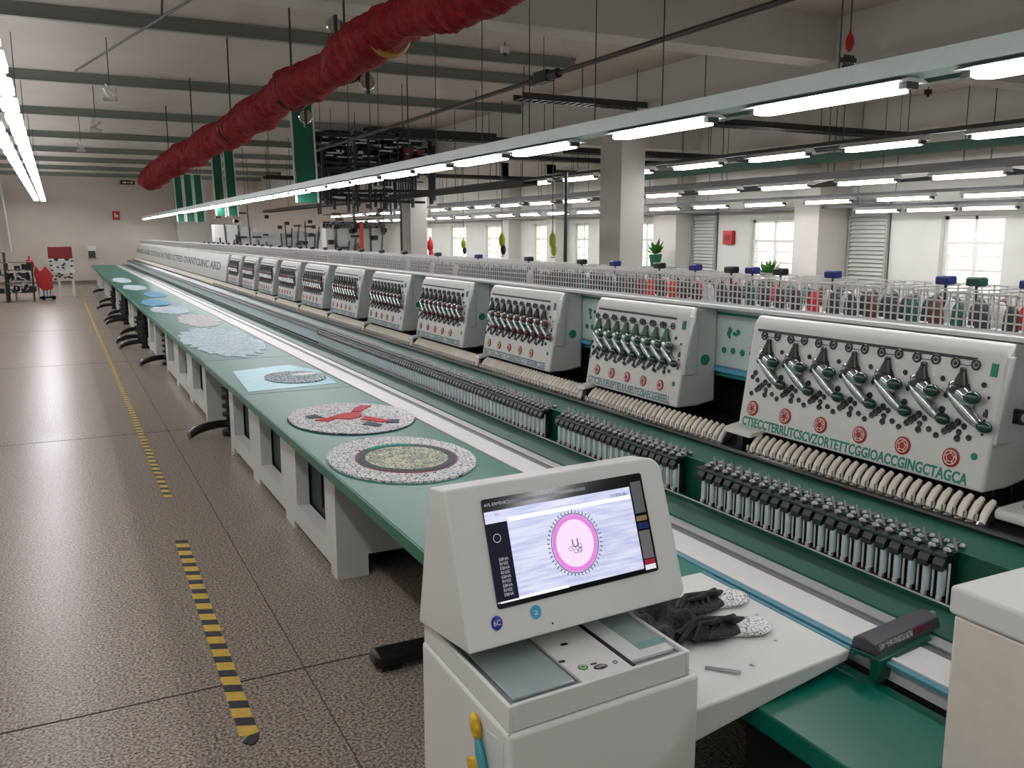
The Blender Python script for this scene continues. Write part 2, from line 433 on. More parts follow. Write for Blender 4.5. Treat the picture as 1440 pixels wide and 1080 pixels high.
# unseen lamp rows added behind and left of the camera to light the foreground
for (x,y0,y1,z,l) in ((-.34,-7,7.9,3.46,'unseen lamp added above and behind the camera in line with the left ceiling lights'),(3.5,-7,1.2,2.745,'unseen tube light added behind the camera in line with the teal rail'),(9.3,-7,4.8,3.16,'unseen tube light added behind the camera in line with the highest row'),(-5.6,-6,40,3.4,'unseen lamp added over the left aisle as extra light')):
    st=1.38; n=int((y1-y0)/st)
    if x<-5: h=MB().box(x-.05,x+.05,y0,y1,z+.112,z+.15); tag(build('light_conduit',h,DARK),'unseen dark carrier strip for the added left aisle lamps','conduit')
    if x>9: h=MB().box(x-.03,x+.03,y0,4.2,z+.11,z+.16); tag(build('light_conduit',h,STEEL),'unseen grey carrier strip for the added lamps behind the camera','conduit')
    for k in range(n):
        q=y1-st*(k+1)+.2
        fixture(x,q,q+1.1,z,.17,'%s, %s in its row'%(l,nth(k+1)),l,TUBEL,h=.05 if x!=3.5 else .035,hh=.06 if x!=3.5 else .018,house=(x!=-.34))

# ------------------------------------------------------------------ red duct
pts=[];rad=[]
y=.8; k=0
while y<24.3:
    w=.02*math.sin(y*1.7)+.03*math.sin(y*.6)
    pts.append((2.16+w,y,3.47+.025*math.sin(y*2.3)))
    seg=(y%1.9)/1.9
    rad.append(.088+.0055*y+.045*math.sin(seg*PI)**.7+random.uniform(-.012,.012)); y+=.035
# crumpled rings with angular noise
mb=MB(); N=28; vs=[];fs=[]
ph=random.random()
for k,(p,r) in enumerate(zip(pts,rad)):
    for i in range(N):
        a=2*PI*i/N
        rr=r*(1+.06*math.sin(3*a+k*.11)+.05*math.sin(5*a-k*.23)+.035*math.sin(k*.9+2*math.sin(2*a))+random.uniform(-.045,.045))
        vs.append((p[0]+rr*math.cos(a),p[1]+.03*math.sin(a*2+k*.1),p[2]+rr*math.sin(a)))
for k in range(len(pts)-1):
    for i in range(N): fs.append((k*N+i,k*N+(i+1)%N,(k+1)*N+(i+1)%N,(k+1)*N+i))
fs.append(tuple(range(N))); fs.append(tuple(range((len(pts)-1)*N,len(pts)*N)))
mb.add(vs,fs)
t=empty('fabric_duct',(2.16,12,3.3),'crumpled dark red fabric duct hung diagonally below the ceiling beams','duct')
build('duct_sleeve',mb,RED,t,ang=80)
for yy in (6.15,):
    b=MB(); M=Matrix.Translation((2.16,yy,3.47))@Matrix.Rotation(PI/2,4,'X'); b.torus((0,0,0),.125,.04,M=M,nu=28)
    build('yellow_band',b,mat('mustard_band',(150,104,30),.6),t)
for yy in (7.2,9.0,12.4,16.0,19.6):
    b=MB(); M=Matrix.Translation((2.16,yy,3.47))@Matrix.Rotation(PI/2,4,'X'); b.torus((0,0,0),.17,.014,M=M,nu=24)
    b.cyl((2.16,yy,3.64),(2.16,yy,ZH),.01,n=6)
    build('hanging_ring',b,STEEL,t)
# metal pulleys clipped on the duct
for i,(yy,dx,dz) in enumerate(((7.25,-.06,.26),(7.15,.16,-.16),(9.2,.17,-.2))):
    t2=empty('pulley',(2.16+dx,yy,3.47+dz),['round steel pulley on top of the red duct near its front','steel pulley clamped under the red duct near its front','steel pulley hanging beneath the red duct beside the green banner'][i],'pulley')
    M=Matrix.Translation((2.16+dx,yy,3.47+dz))@Matrix.Rotation(PI/2,4,'X')
    build('pulley_wheel',MB().torus((0,0,0),.055,.016,M=M).cyl((0,0,-.012),(0,0,.012),.045,n=16,M=M),CHROME,t2)
    build('pulley_bracket',MB().box(2.16+dx-.012,2.16+dx+.012,yy-.03,yy+.03,3.47+dz-.1,3.47+dz+.08),STEEL,t2)

# dark diagonal pipe
t=empty('ceiling_pipe',(5.2,12,3.9),'long dark pipe running under the ceiling towards the green banner','pipe')
build('pipe_run',MB().cyl((5.2,3,3.9),(5.2,20.5,3.9),.028,n=10),mat('dark_brown_pipe',(40,36,34),.4),t)
build('pipe_joint',MB().cyl((5.2,9.1,3.9),(5.2,9.75,3.9),.055,n=10).box(5.14,5.26,9.3,9.6,3.84,3.97),DARK,t)
h=MB()
for yy in (5,9.45,14,18.5): h.cyl((5.2,yy,3.9),(5.2,yy,ZH),.005,n=6)
build('pipe_hanger',h,WIRE,t)
# thin rods under the left steel beams
b=MB().cyl((1.32,9.3,4.3),(.42,14.5,4.38),.014,n=6).cyl((1.15,10.0,ZH),(1.15,10.3,4.33),.012,n=6)
tag(build('brace_rod',b,WIRE),'thin dark brace rod slanting between the first steel ceiling beams','rod')
for i,(x,y) in enumerate(((.78,13.3),(.75,17.2),(.62,21.5))):
    t=empty('hanging_bracket',(x,y,3.9),'wire bracket on the ceiling left of the red duct, %s from the camera'%nth(i+1),'bracket')
    s=1.0
    build('bracket_rod',MB().cyl((x,y,4.05),(x,y,ZH),.006,n=6),WIRE,t)
    bb=MB()
    for k in range(9):
        a=random.uniform(-.1,.1);c=random.uniform(-.1,.1)
        bb.cyl((x+a,y,3.85+random.uniform(0,.22)),(x+c,y+random.uniform(-.05,.05),3.85+random.uniform(0,.22)),.008,n=5)
    bb.box(x-.09,x+.09,y-.02,y+.02,3.84,3.88)
    build('bracket_cage',bb,ALU,t)

# ------------------------------------------------------------------ banners
def banner(x,y,z0,z1,widths,label,lean=0.05):
    t=empty('green_banner',(x,y,z0),label,'banner','tall green hanging banners')
    cx=x
    for w in widths:
        p=[(cx,y),(cx+w,y)]
        b=MB().add([(cx+lean,y,z0),(cx+w+lean,y,z0),(cx+w,y,z1),(cx,y,z1),(cx+lean,y+.02,z0),(cx+w+lean,y+.02,z0),(cx+w,y+.02,z1),(cx,y+.02,z1)],
            [(0,1,2,3),(7,6,5,4),(0,4,5,1),(1,5,6,2),(2,6,7,3),(3,7,4,0)])
        build('banner_panel',b,BANNER,t,smooth=False)
        e=MB()
        for q in (cx,cx+w): e.add([(q+lean-.015,y-.01,z0),(q+lean+.015,y-.01,z0),(q+.015,y-.01,z1),(q-.015,y-.01,z1),(q+lean-.015,y+.03,z0),(q+lean+.015,y+.03,z0),(q+.015,y+.03,z1),(q-.015,y+.03,z1)],
            [(0,1,2,3),(7,6,5,4),(0,4,5,1),(1,5,6,2),(2,6,7,3),(3,7,4,0)])
        build('banner_edge',e,ALUW,t,smooth=False)
        cx+=w+.06
    h=MB()
    for q in (x+.05,x+sum(widths)): h.cyl((q,y,z1),(q,y,ZH),.01,n=5)
    build('banner_hanger',h,WIRE,t)
banner(3.53,14.9,2.62,4.2,[.36],'wide tall green banner hanging nearest the camera by the red duct')
banner(3.42,22.5,2.55,4.1,[.22,.23],'pair of green banner strips hanging midway down the hall')
banner(3.40,30.0,2.5,3.95,[.22,.24,.24],'triple green banner strips hanging farthest away by the white pier')

# ------------------------------------------------------------------ table with cabinets
t=empty('work_table',(1.75,19,.76),'long green topped work table beside the machine','table')
def top(y0,y1,x0=1.27,x1=2.2,m=TEAL):
    o=build('table_panel',MB().box(x0,x1,y0+.006,y1-.006,.785,.803),m,t,.003)
    build('panel_edge',MB().box(x0-.012,x0-.001,y0+.004,y1-.004,.745,.803).box(x0-.001,x1,y0+.004,y1-.004,.745,.784),EDGEG,o,.003)
top(2.55,7.4); top(7.4,9.62); top(9.62,YE)
build('table_seam',MB().box(1.26,2.2,7.396,7.404,.75,.8).box(1.26,2.2,9.615,9.625,.75,.8),BLACK,t)
def cabinet(y0,y1,nwin,label,near=False):
    t=empty('base_cabinet',(1.8,(y0+y1)/2,0),label,'cabinet','white base cabinets under the work table')
    x0=1.39;x1=2.1;th=.09
    # front with window cut outs
    f=MB(); zt=.74; zb=.2; zw=.64
    pitch=(y1-y0)/nwin; ww=pitch*.62
    f.box(x0,x0+th,y0,y1,.06,zb).box(x0,x0+th,y0,y1,zw,zt)
    yy=y0
    for k in range(nwin):
        a=y0+pitch*k+(pitch-ww)/2; b=a+ww
        f.box(x0,x0+th,yy,a,zb,zw); yy=b
    f.box(x0,x0+th,yy,y1,zb,zw)
    for k in range(nwin+1):
        a=y0+pitch*k; f.box(x0,x0+th,max(y0,a-.14),min(y1,a+.14),.0,.06)
    build('front_panel',f,WHITE2,t,smooth=False)
    build('end_panel',MB().box(x0+th,x1,y1-.04,y1,.1,zt),WHITE2,t,smooth=False)
    e=MB().box(x0+th,x0+.2,y0,y0+.04,.0,zt).box(x0+.2,x1,y0,y0+.04,.14,.56).box(x0+.2,x0+.26,y0,y0+.04,.56,.66).box(x0+.46,x1,y0,y0+.04,.56,.66).box(x0+.2,x1,y0,y0+.04,.66,zt)
    build('end_panel',e,WHITE2,t,smooth=False)
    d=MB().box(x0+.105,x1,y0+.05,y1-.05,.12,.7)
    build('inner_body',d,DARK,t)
    m=MB()
    for k in range(nwin):
        a=y0+pitch*(k+.5); 
        m.box(x0+.095,x0+.104,a-.3,a-.02,.22,.6).box(x0+.094,x0+.104,a+.06,a+.3,.26,.5)
    build('inner_fittings',m,mat('dark_green_inner',(12,50,42),.5),t)
    fe=MB()
    for yy in (y0+.08,y1-.1):
        fe.cyl((x0+.08,yy,.0),(x0+.08,yy,.06),.03,n=8)
    build('levelling_foot',fe,BLACK,t)
cabinet(5.12,8.86,3,'white three window base cabinet nearest the camera under the table edge')
cs=[(10.4,14.6),(16.2,19.6),(21.2,24.6),(26.2,29.6),(31,34.6),(36,41)]
for i,(a,b) in enumerate(cs):
    cabinet(a,b,3,'white windowed base cabinet under the table edge, %s from the near end'%nth(i+2))
def foot(x,y,z,label,big=1.0):
    t=empty('support_column',(x,y,0),label,'foot','black machine feet under the table')
    s=MB().cyl((x+.22,y,0.0),(x+.22,y,.05),.12*big,n=14).cyl((x+.22,y,.05),(x+.22,y,.5),.07,n=12)
    for k in range(5): s.cyl((x+.22,y,.12+k*.09),(x+.22,y,.15+k*.09),.11,n=14)
    s.cyl((x+.22,y,.5),(x+.22,y,.745),.045,n=10)
    build('foot_column',s,BLACK,t)
    build('foot_arm',MB().tube([(x+.22,y,.12),(x+.08,y-.01,.13),(x-.05,y-.03,.12),(x-.17,y-.05,.09),(x-.24,y-.06,.05)],[.035,.042,.045,.045,.04],n=10),BLACK,t)
    build('foot_cap',MB().cyl((x-.23,y-.06,.052),(x-.255,y-.062,.045),.043,n=12),mat('pale_rubber',(120,120,118),.5),t)
for i,(y,x) in enumerate(((9.6,1.32),(15.4,1.3),(20.4,1.3),(25.4,1.3),(30.3,1.3),(12.6+23,1.3))):
    foot(x,y,0,'black ribbed machine foot with a curved arm, %s between the table cabinets'%nth(i+1))
for i,y in enumerate((17.9,18.9,22.9,23.8,27.9)):
    foot(1.14,y,0,'small black machine foot poking out under the far table, %s from the near end'%nth(i+1),.7)
# near floor foot bar
t=empty('black_caster_bar',(1.5,3.95,0),'black rounded foot bar on the floor behind the control console','foot')
build('bar_body',MB().box(1.22,2.2,3.86,3.98,.02,.1),BLACK,t,.03,seg=4)
build('bar_pad',MB().box(1.26,1.36,3.88,3.96,0,.02),DARK,t)
build('bar_post',MB().box(1.95,2.1,3.88,3.96,.1,.745),DARK,t)

# ------------------------------------------------------------------ pieces lying on the table
ST_W=stitch_mat('white_black_stitch',(228,228,224),(30,32,40),34,.05,second=(206,210,216))
ST_C=stitch_mat('cream_dark_stitch',(212,212,186),(40,44,48),38,.05,second=(168,176,156))
ST_B=stitch_mat('blue_white_stitch',(224,232,234),(96,124,140),14,.05,stretch=(1,4,1),second=(170,204,212))
ST_Q=stitch_mat('blue_stitch',(84,170,206),(40,110,160),14,.1,stretch=(1,3,1),second=(170,210,220))
def disc(cx,cy,rx,ry,z0,z1,n=64,jit=0,inner=None):
    b=MB(); o=[]
    for i in range(n):
        a=2*PI*i/n; j=1+random.uniform(-jit,jit); o.append((cx+rx*j*math.cos(a),cy+ry*j*math.sin(a)))
    if inner is None: return b.prism(o,z0,z1,axis='z')
    q=[(cx+inner*rx*math.cos(2*PI*i/n),cy+inner*ry*math.sin(2*PI*i/n)) for i in range(n)]
    vs=[(p[0],p[1],z0) for p in o]+[(p[0],p[1],z0) for p in q]+[(p[0],p[1],z1) for p in o]+[(p[0],p[1],z1) for p in q]
    fs=[]
    for i in range(n):
        j=(i+1)%n; fs+= [(i,i+n,j+n,j),(i+2*n,j+2*n,j+3*n,i+3*n),(i,j,j+2*n,i+2*n),(i+n,i+3*n,j+3*n,j+n)]
    return b.add(vs,fs)
ZT=.8035
# far round piece with red figure
t=empty('embroidered_disc',(1.79,6.08,ZT),'round black and white embroidered piece with red motif on the table','embroidery')
build('disc_cloth',disc(1.79,6.08,.43,.56,ZT,ZT+.012,jit=.008),ST_W,t)
build('disc_rim',disc(1.79,6.08,.437,.567,ZT,ZT+.006,jit=.006),mat('navy_cloth',(34,40,60),.7),t)
def blob(pts,z0,z1): return MB().prism(pts,z0,z1,axis='z')
rb=MB()
for q in ([(1.62,6.1),(1.75,5.98),(1.86,6.05),(1.9,6.2),(1.78,6.22),(1.7,6.16)],[(1.84,6.25),(1.9,6.22),(2.04,6.4),(1.98,6.45),(1.9,6.36)],[(1.82,5.95),(1.92,5.78),(1.99,5.8),(1.95,5.92),(1.88,6.03)],[(1.52,6.05),(1.6,5.98),(1.66,6.04),(1.6,6.12)]):
    rb.prism(q,ZT+.012,ZT+.018,axis='z')
build('red_motif',rb,mat('bright_red_thread',(178,22,34),.6),t,smooth=False)
nb=MB()
for q in ([(1.94,5.76),(2.02,5.72),(2.06,5.82),(1.99,5.86)],[(1.5,6.14),(1.6,6.13),(1.58,6.26),(1.5,6.24)],[(1.78,5.78),(1.86,5.66),(1.9,5.72),(1.84,5.86)]): nb.prism(q,ZT+.012,ZT+.017,axis='z')
build('navy_motif',nb,mat('navy_thread',(30,52,74),.6),t,smooth=False)
# near round piece with inner ring
t=empty('embroidered_disc',(1.71,4.8,ZT),'round white embroidered piece with oval dark ring, nearest on the table','embroidery')
build('disc_cloth',disc(1.71,4.82,.415,.56,ZT,ZT+.012,jit=.008),ST_W,t)
build('disc_ring',disc(1.73,4.78,.275,.33,ZT+.012,ZT+.018,inner=.86),mat('dark_teal_ring',(34,62,66),.6),t)
build('disc_centre',disc(1.73,4.78,.236,.283,ZT+.012,ZT+.016),ST_C,t)
build('disc_ring_thread',disc(1.73,4.78,.29,.35,ZT+.0121,ZT+.0165,inner=.955),mat('red_grey_thread',(120,70,76),.6),t)
b=MB()
for k in range(9):
    a=PI*.35+k*.12; b.sph((1.73+.265*math.cos(a),4.78+.32*math.sin(a),ZT+.018),.02,(1.2,1.2,.3),8,6)
build('teal_accent',b,mat('teal_thread',(30,150,124),.6),t)
# blue film sheet with an oval piece on it
b=MB().prism([(1.34,7.52),(2.13,7.62),(2.17,8.45),(2.0,8.95),(1.42,8.75)],ZT,ZT+.002,axis='z')
tag(build('backing_sheet',b,LIGHTB,smooth=False),'light blue backing sheet lying on the second table panel','sheet')
t=empty('embroidered_oval',(1.9,8.05,ZT+.003),'pale oval embroidered piece lying on the light blue backing sheet','embroidery')
build('oval_cloth',disc(1.87,8.1,.27,.36,ZT+.003,ZT+.01,jit=.02),stitch_mat('grey_stitch',(190,208,208),(70,80,90),30,.1),t)
build('oval_patch',disc(1.98,8.2,.12,.06,ZT+.01,ZT+.014),mat('white_patch',(236,236,232),.6),t)
# long scattered pieces on the far table
far=[((1.72,11.4),.42,1.6,ST_B,'large blue and white striped embroidered piece on the far table panel'),
     ((1.85,14.3),.28,1.1,ST_W,'white stitched piece lying beyond the large striped one'),
     ((1.7,16.6),.3,1.0,ST_B,'pale striped cloth piece midway down the far table'),
     ((1.62,18.4),.24,1.1,ST_Q,'bright blue embroidered piece midway down the far table'),
     ((1.85,21.0),.22,1.0,ST_Q,'bright blue cloth strip beside the rail down the far table'),
     ((1.65,24.0),.26,1.2,ST_B,'pale cloth piece on the far end of the table'),
     ((1.6,28.0),.24,1.6,ST_B,'farthest pale cloth piece near the end of the table')]
for (c,rx,ry,m,l) in far:
    tag(build('embroidered_cloth',disc(c[0],c[1],rx,ry,ZT,ZT+.006,n=60,jit=.12),m),l,'embroidery')

# ------------------------------------------------------------------ machine bed
t=empty('machine_bed',(2.75,19,0),'long dark green machine bed running the length of the hall','machine bed')
Y0,Y1=1.375,YE
build('aluminium_rail',MB().box(2.205,2.36,Y0,Y1,.74,.806).box(2.2,2.215,Y0,Y1,.74,.812),ALUW,t)
build('rail_slot',MB().box(2.36,2.40,Y0,Y1,.74,.802),mat('slot_grey',(92,98,100),.4,.3),t)  # slot strip in a plain mid grey
build('rail_highlight_strip',MB().box(2.175,2.2,Y0,2.9,.795,.806),mat('blue_steel_and_highlight',(92,150,166),.3,.4),t)  # blue strip paints in the bright highlight along the rail
build('rail_edge',MB().box(2.40,2.46,Y0,Y1,.74,.81),ALU,t)
build('green_apron',MB().prism([(2.46,.70),(2.46,.80),(2.475,.812),(2.48,.80),(2.66,.815),(2.66,.70)],Y0,Y1),DGREEN,t)
build('green_trough',MB().prism([(2.66,.7),(2.66,.83),(2.667,.83),(2.667,.815),(2.75,.815),(2.75,1.0),(2.96,1.02),(2.96,.7)],Y0,Y1),DGREEN,t,smooth=False)
build('trough_lip',MB().box(2.658,2.664,Y0,Y1,.829,.834),ALUW,t)
build('chrome_rail',MB().cyl((2.955,Y0,1.03),(2.955,Y1,1.03),.014,n=8).box(2.945,2.99,Y0,Y1,1.0,1.022),STEEL,t)
build('needle_bed',MB().prism([(2.96,.7),(2.96,1.015),(3.1,1.06),(3.9,1.06),(3.9,.7)],Y0,Y1),DARK,t,smooth=False)
build('bed_plinth',MB().box(2.5,3.9,2.2,Y1-.3,0,.7),mat('black_green_plinth',(10,30,26),.6),t)
# racks of upright bobbins
CLIPM=mat('clip_steel',(138,140,140),.38,.75)
def bobbin_proto(x,y,parent):
    b=build('bobbin',MB().cyl((x,y,.845),(x,y,.948),.0145,n=12),BOBW,parent)
    c=MB().prism([(x-.03,.94),(x-.012,.948),(x+.02,.948),(x+.02,.995),(x-.006,.998),(x-.03,.962)],y-.021,y+.021)
    build('bobbin_cap',c,BLACK,b,smooth=False)
    p=MB().cyl((x-.004,y-.03,.825),(x-.004,y-.03,.97),.004,n=6).box(x-.02,x-.008,y-.012,y+.004,.82,.845)
    build('bobbin_pin',p,ALUW,b)
    q=MB().sph((x+.018,y,1.006),.013,(1,1.3,.8),8,6).sph((x+.05,y+.012,1.012),.012,(1,1.3,.8),8,6).sph((x+.085,y-.01,1.014),.012,(1.2,1,.8),8,6).box(x+.07,x+.1,y+.008,y+.016,1.0,1.02).box(x+.0,x+.06,y-.006,y+.004,.994,1.004).cyl((x+.055,y-.01,1.0),(x+.062,y+.01,1.045),.005,n=5)
    build('bobbin_clip',q,CLIPM,b)
    return b
def rack(y0,y1,pitch,nmax,label):
    t=empty('bobbin_rack',(2.7,y0,.815),label,'bobbin rack','racks of upright bobbins along the green bed')
    build('rack_back',MB().box(2.725,2.745,y0,y1,.818,1.0).box(2.675,2.83,y0,y1,.985,.994),mat('black_green_rack',(10,40,32),.4),t)
    build('rack_foot',MB().box(2.67,2.73,y0,y1,.818,.83),DARK,t)
    y=y0+.02; p=None; n=0; stuff=MB(); sc=MB(); 
    while y<y1-.01:
        if n<nmax:
            if p is None: p=bobbin_proto(2.695,y,t); yb=y
            else:
                c=copy_tree(p,t); c.location.y=y-yb
            y+=pitch
        else:
            stuff.cyl((2.695,y,.845),(2.695,y,.965),.018,n=6); sc.box(2.66,2.72,y-.018,y+.018,.965,.99); sc.box(2.70,2.765,y-.008,y+.008,.994,1.01)
            y+=pitch
        n+=1
    if stuff.v:
        o=build('far_bobbins',stuff,BOBW,t); o['kind']='stuff'
        o=build('far_bobbin_caps',sc,CLIPM,t,smooth=False); o['kind']='stuff'
    return t
rack(1.95,3.32,.062,99,'rack of silvery blue upright bobbins nearest the white cabinet')
rack(3.48,4.68,.058,99,'short rack of upright bobbins in front of the second head')
rack(4.86,YE-.3,.058,95,'very long rack of upright bobbins running into the distance')

# ------------------------------------------------------------------ heads
XB,ZB,XT,ZTOP=3.05,1.135,3.13,1.655
FV=Vector((XT-XB,0,ZTOP-ZB)); FH=FV.length
def FM(yleft): return frame((XB,yleft,ZB),(0,-1,0),FV)
SHELL=mat('polished_shell',(176,186,184),.16,.9)
MEDR=mat('medallion_red',(158,26,36),.4); MEDW=mat('medallion_ivory',(222,206,190),.4)
def medallion(M,u,v,r,parent,ring=MEDR):
    b=MB(); T_=M@Matrix.Translation((u,v,0))
    b.lathe([(r,0),(r,.003),(r*.8,.006)],20,T_)
    o=build('medallion',b,ring,parent)
    b=MB(); b.torus((u,v,.0065),r*.72,r*.07,M,20,5); b.torus((u,v,.0065),r*.42,r*.05,M,16,5)
    for k in range(5):
        a=k*2*PI/5+.3; b.sph((u+r*.55*math.cos(a),v+r*.55*math.sin(a),.0065),r*.1,(1,1,.4),8,6,M)
    build('medallion_inlay',b,MEDW,o)
    return o
def guide(M,u,v,parent,s=1.0,ball=GBALL,cone=STEEL):
    """rings, nozzle, shell bracket with two dark green beads, trailing beads"""
    b=MB()
    R=Matrix.Rotation(math.radians(-36),4,'Z')
    b.sph((0,0,0),1,(.082*s,.019*s,.016*s),14,8,M@Matrix.Translation((u+.02*s,v-.012*s,.014*s))@R)
    b.sph((0,0,0),1,(.05*s,.024*s,.018*s),14,8,M@Matrix.Translation((u+.002*s,v+.026*s,.014*s))@R)
    o=build('thread_guide',b,SHELL,parent)
    build('guide_knob',MB().sph((u+.045*s,v+.022*s,.026*s),.02*s,(1.3,.95,.8),12,8,M),ball,o)
    build('guide_knob',MB().sph((u+.09*s,v-.05*s,.02*s),.018*s,(1.3,.95,.8),12,8,M),ball,o)
    c=MB().cyl((u-.008*s,v+.035*s,.006),(u-.008*s,v+.052*s,.016),.03*s,.024*s,12,M).cyl((u-.008*s,v+.05*s,.014),(u-.008*s,v+.088*s,.014),.021*s,.008*s,12,M).sph((u-.008*s,v+.092*s,.014),.009*s,(1,1,1),8,6,M)
    build('guide_nozzle',c,cone,o)
    r=MB()
    for du,dv in ((-.04,.108),(.022,.11)): r.torus((u+du*s,v+dv*s,.004),.0125*s,.003*s,M,14,5); r.sph((u+du*s,v+dv*s,.004),.006*s,(1,1,.5),8,5,M)
    r.cyl((u-.03*s,v+.106*s,.004),(u+.01*s,v+.106*s,.004),.0015,n=5,M=M)
    build('guide_ring',r,STEEL,o)
    d=MB()
    for i,(du,dv,rr) in enumerate(((.0,-.052,.008),(-.012,-.064,.008),(-.024,-.074,.009),(-.036,-.084,.007),(.008,-.078,.006),(.006,-.096,.007),(-.04,-.05,.006),(.02,-.06,.006),(-.055,-.026,.0075),(-.066,-.042,.006),(-.05,.016,.006),(.04,-.088,.006),(-.06,-.1,.006),(.055,.06,.005))):
        d.torus((u+du*s,v+dv*s,.004),rr*s,.003*s,M,10,5); d.sph((u+du*s,v+dv*s,.005),rr*.55*s,(1,1,.6),6,5,M)
    build('guide_beads',d,mat('grey_beads',(66,66,66),.3,.6),o)
    return o
def head(y0,y1,idx,label,cols,us,meds,text_m=TGREEN,txt='CTSECCTERRUTCSCVZORTETTCGGIOACCGINGCTAGCA',gs=1.0,gv=.27,ball=GBALL,cone=STEEL):
    t=empty('embroidery_unit',((XB+3.3)/2,(y0+y1)/2,ZB),label,'embroidery head','white embroidery heads along the machine')
    M=FM(y1); W=y1-y0
    prof=[(XB,ZB),(XT,ZTOP),(XT+.03,ZTOP+.042),(3.32,1.698),(3.32,ZB+.02),(XB+.14,ZB)]
    build('head_housing',MB().prism(prof,y0,y1),WHITE,t,.012,seg=3)
    # raised side flange (camera end)
    build('side_flange',MB().prism([(XB+.035,1.32),(XT-.005,ZTOP-.005),(XT+.05,ZTOP-.005),(XB+.12,1.32)],y0-.012,y0+.004),WHITE2,t,.003)
    # slot under the top edge
    build('top_slot',MB().box(.04,W-.12,FH-.035,FH-.022,-.004,.003,M),mat('slot_dark_green',(14,44,38),.4),t)
    build('side_switch',MB().box(W-.055,W-.03,FH-.085,FH-.035,0,.006,M),GCIR,t)
    b=MB()
    for v in (.36,.31,.27,.22): b.sph((W-.045,v,.002),.007,(1,1,.5),8,6,M)
    b.box(W-.055,W-.038,.285,.305,0,.005,M)
    build('side_button',b,STEEL,t)
    for u in us: guide(M,u,gv,t,gs,ball,cone)
    for u in meds: medallion(M,u,.105,.038 if W>1.2 else .032,t)
    tx=text('face_lettering',txt,.062,text_m,M@Matrix.Translation((.03,.014,.001)),t,.0006,sx=1.0,bold=.0016)
    # fit lettering to width
    xs=[v.co.y for v in tx.data.vertices]; L=max(xs)-min(xs); k=(W-.1)/L; ya=max(xs)
    for v in tx.data.vertices: v.co.y=ya+(v.co.y-ya)*k
    build('emblem',MB().lathe([(.014,0),(.014,.002),(.009,.003)],16,M@Matrix.Translation((W-.06,.13,0))),GCIR,t)
    # side knobs on the camera end face
    if idx==1:
        k=build('side_knob',MB().cyl((3.2,y0,1.42),(3.2,y0-.035,1.42),.03,n=18),BLACK,t)
        build('knob_face',MB().cyl((3.2,y0-.035,1.42),(3.2,y0-.04,1.42),.016,n=14),ALUW,k)
        k=build('side_knob',MB().cyl((3.27,y0,1.47),(3.27,y0-.03,1.47),.024,n=18),BLACK,t)
    else:
        build('side_disc',MB().cyl((3.14,y0,1.36),(3.14,y0-.004,1.36),.022,n=18),GCIR,t)
        build('side_disc',MB().cyl((3.24,y0,1.40),(3.24,y0-.004,1.40),.03,n=18),GCIR,t)
    return t
W1=1.37
head(2.09,3.46,1,'largest white embroidery head, nearest, with seven polished thread guides',7,[.15+.178*k for k in range(7)],[.09+.225*k for k in range(6)],gs=1.42,gv=.32)
CONEG=mat('green_grey_cone',(70,104,84),.35,.4)
head(3.97,4.95,2,'second white embroidery head from the camera with green cones',8,[.09+.103*k for k in range(8)],[.12+.17*k for k in range(5)],text_m=mat('grey_blue_lettering',(110,140,150),.5),gs=1.3,gv=.31,cone=CONEG,txt='GTYCSEUUEUEPTIEUUUSEUTEZIIAECGEIIIEELL')
REDS=mat('brown_red_bead',(78,40,38),.35)
hp=head(5.44,6.56,3,'third white embroidery head from the camera with dense guides',9,[.1+.108*k for k in range(9)],[.1+.18*k for k in range(5)],text_m=MATS['grey_blue_lettering'],gs=1.3,gv=.31,cone=STEEL,ball=REDS,txt='SISCTEECZIEETTCSEEEIZEECTTIESSEIICZEE')
HY=[6.56+1.53*i for i in range(1,9)]
for i,y in enumerate(HY):
    c=copy_tree(hp); c.location.y+=y-6.56
    c['label']='white embroidery head with dense thread guides, %s from the camera'%nth(i+4)
HEND=HY[-1]
# beam behind the heads, cover at the far end
t=empty('support_beam',(3.5,19,1.3),'long white beam carrying the embroidery heads and thread rack','beam')
build('beam_body',MB().prism([(3.33,1.36),(3.33,1.66),(3.33,1.7),(3.18,1.702),(3.18,1.722),(3.9,1.722),(3.9,1.36)],.4,YE-.2),WHITE2,t,.004)
build('beam_panel',MB().box(3.322,3.33,.4,HEND+.5,1.37,1.69),PALE,t)
build('beam_stripe',MB().box(3.318,3.322,.4,HEND,1.655,1.67),GCIR,t)
build('teal_bar',MB().box(3.34,3.42,.4,YE-.3,1.3,1.358),TEALBAR,t,.006)
build('blue_bar',MB().box(3.3,3.34,.4,YE-.3,1.335,1.36),mat('blue_bar',(86,160,190),.3),t)
build('black_back',MB().box(3.45,3.9,.4,YE-.3,1.06,1.36),BLACK,t)
build('top_groove',MB().box(3.193,3.2,HEND+.3,YE-.3,1.638,1.65),BLACK,t)
# green printed dots in the gaps between heads
gaps=[(1.0,2.07),(3.48,3.95),(4.97,5.42)]+[(6.58+1.53*i,6.97+1.53*i) for i in range(6)]
for gi,(a,b_) in enumerate(gaps):
    M=frame((3.321,b_,1.40),(0,-1,0),(0,0,1)); W=b_-a
    b=MB(); n=max(2,int(W/.075))
    for k in range(n): b.lathe([(.019,0),(.017,.004)],14,M@Matrix.Translation((W*(k+.6)/(n+.2),.06+random.uniform(-.003,.003),0)))
    for q in (.25,.72):
        for k in range(7): b.lathe([(random.uniform(.009,.018),0),(.008,.004)],10,M@Matrix.Translation((W*q+random.uniform(-.05,.05),.155+random.uniform(-.035,.03),0)))
    build('green_dots',b,GCIR,t)
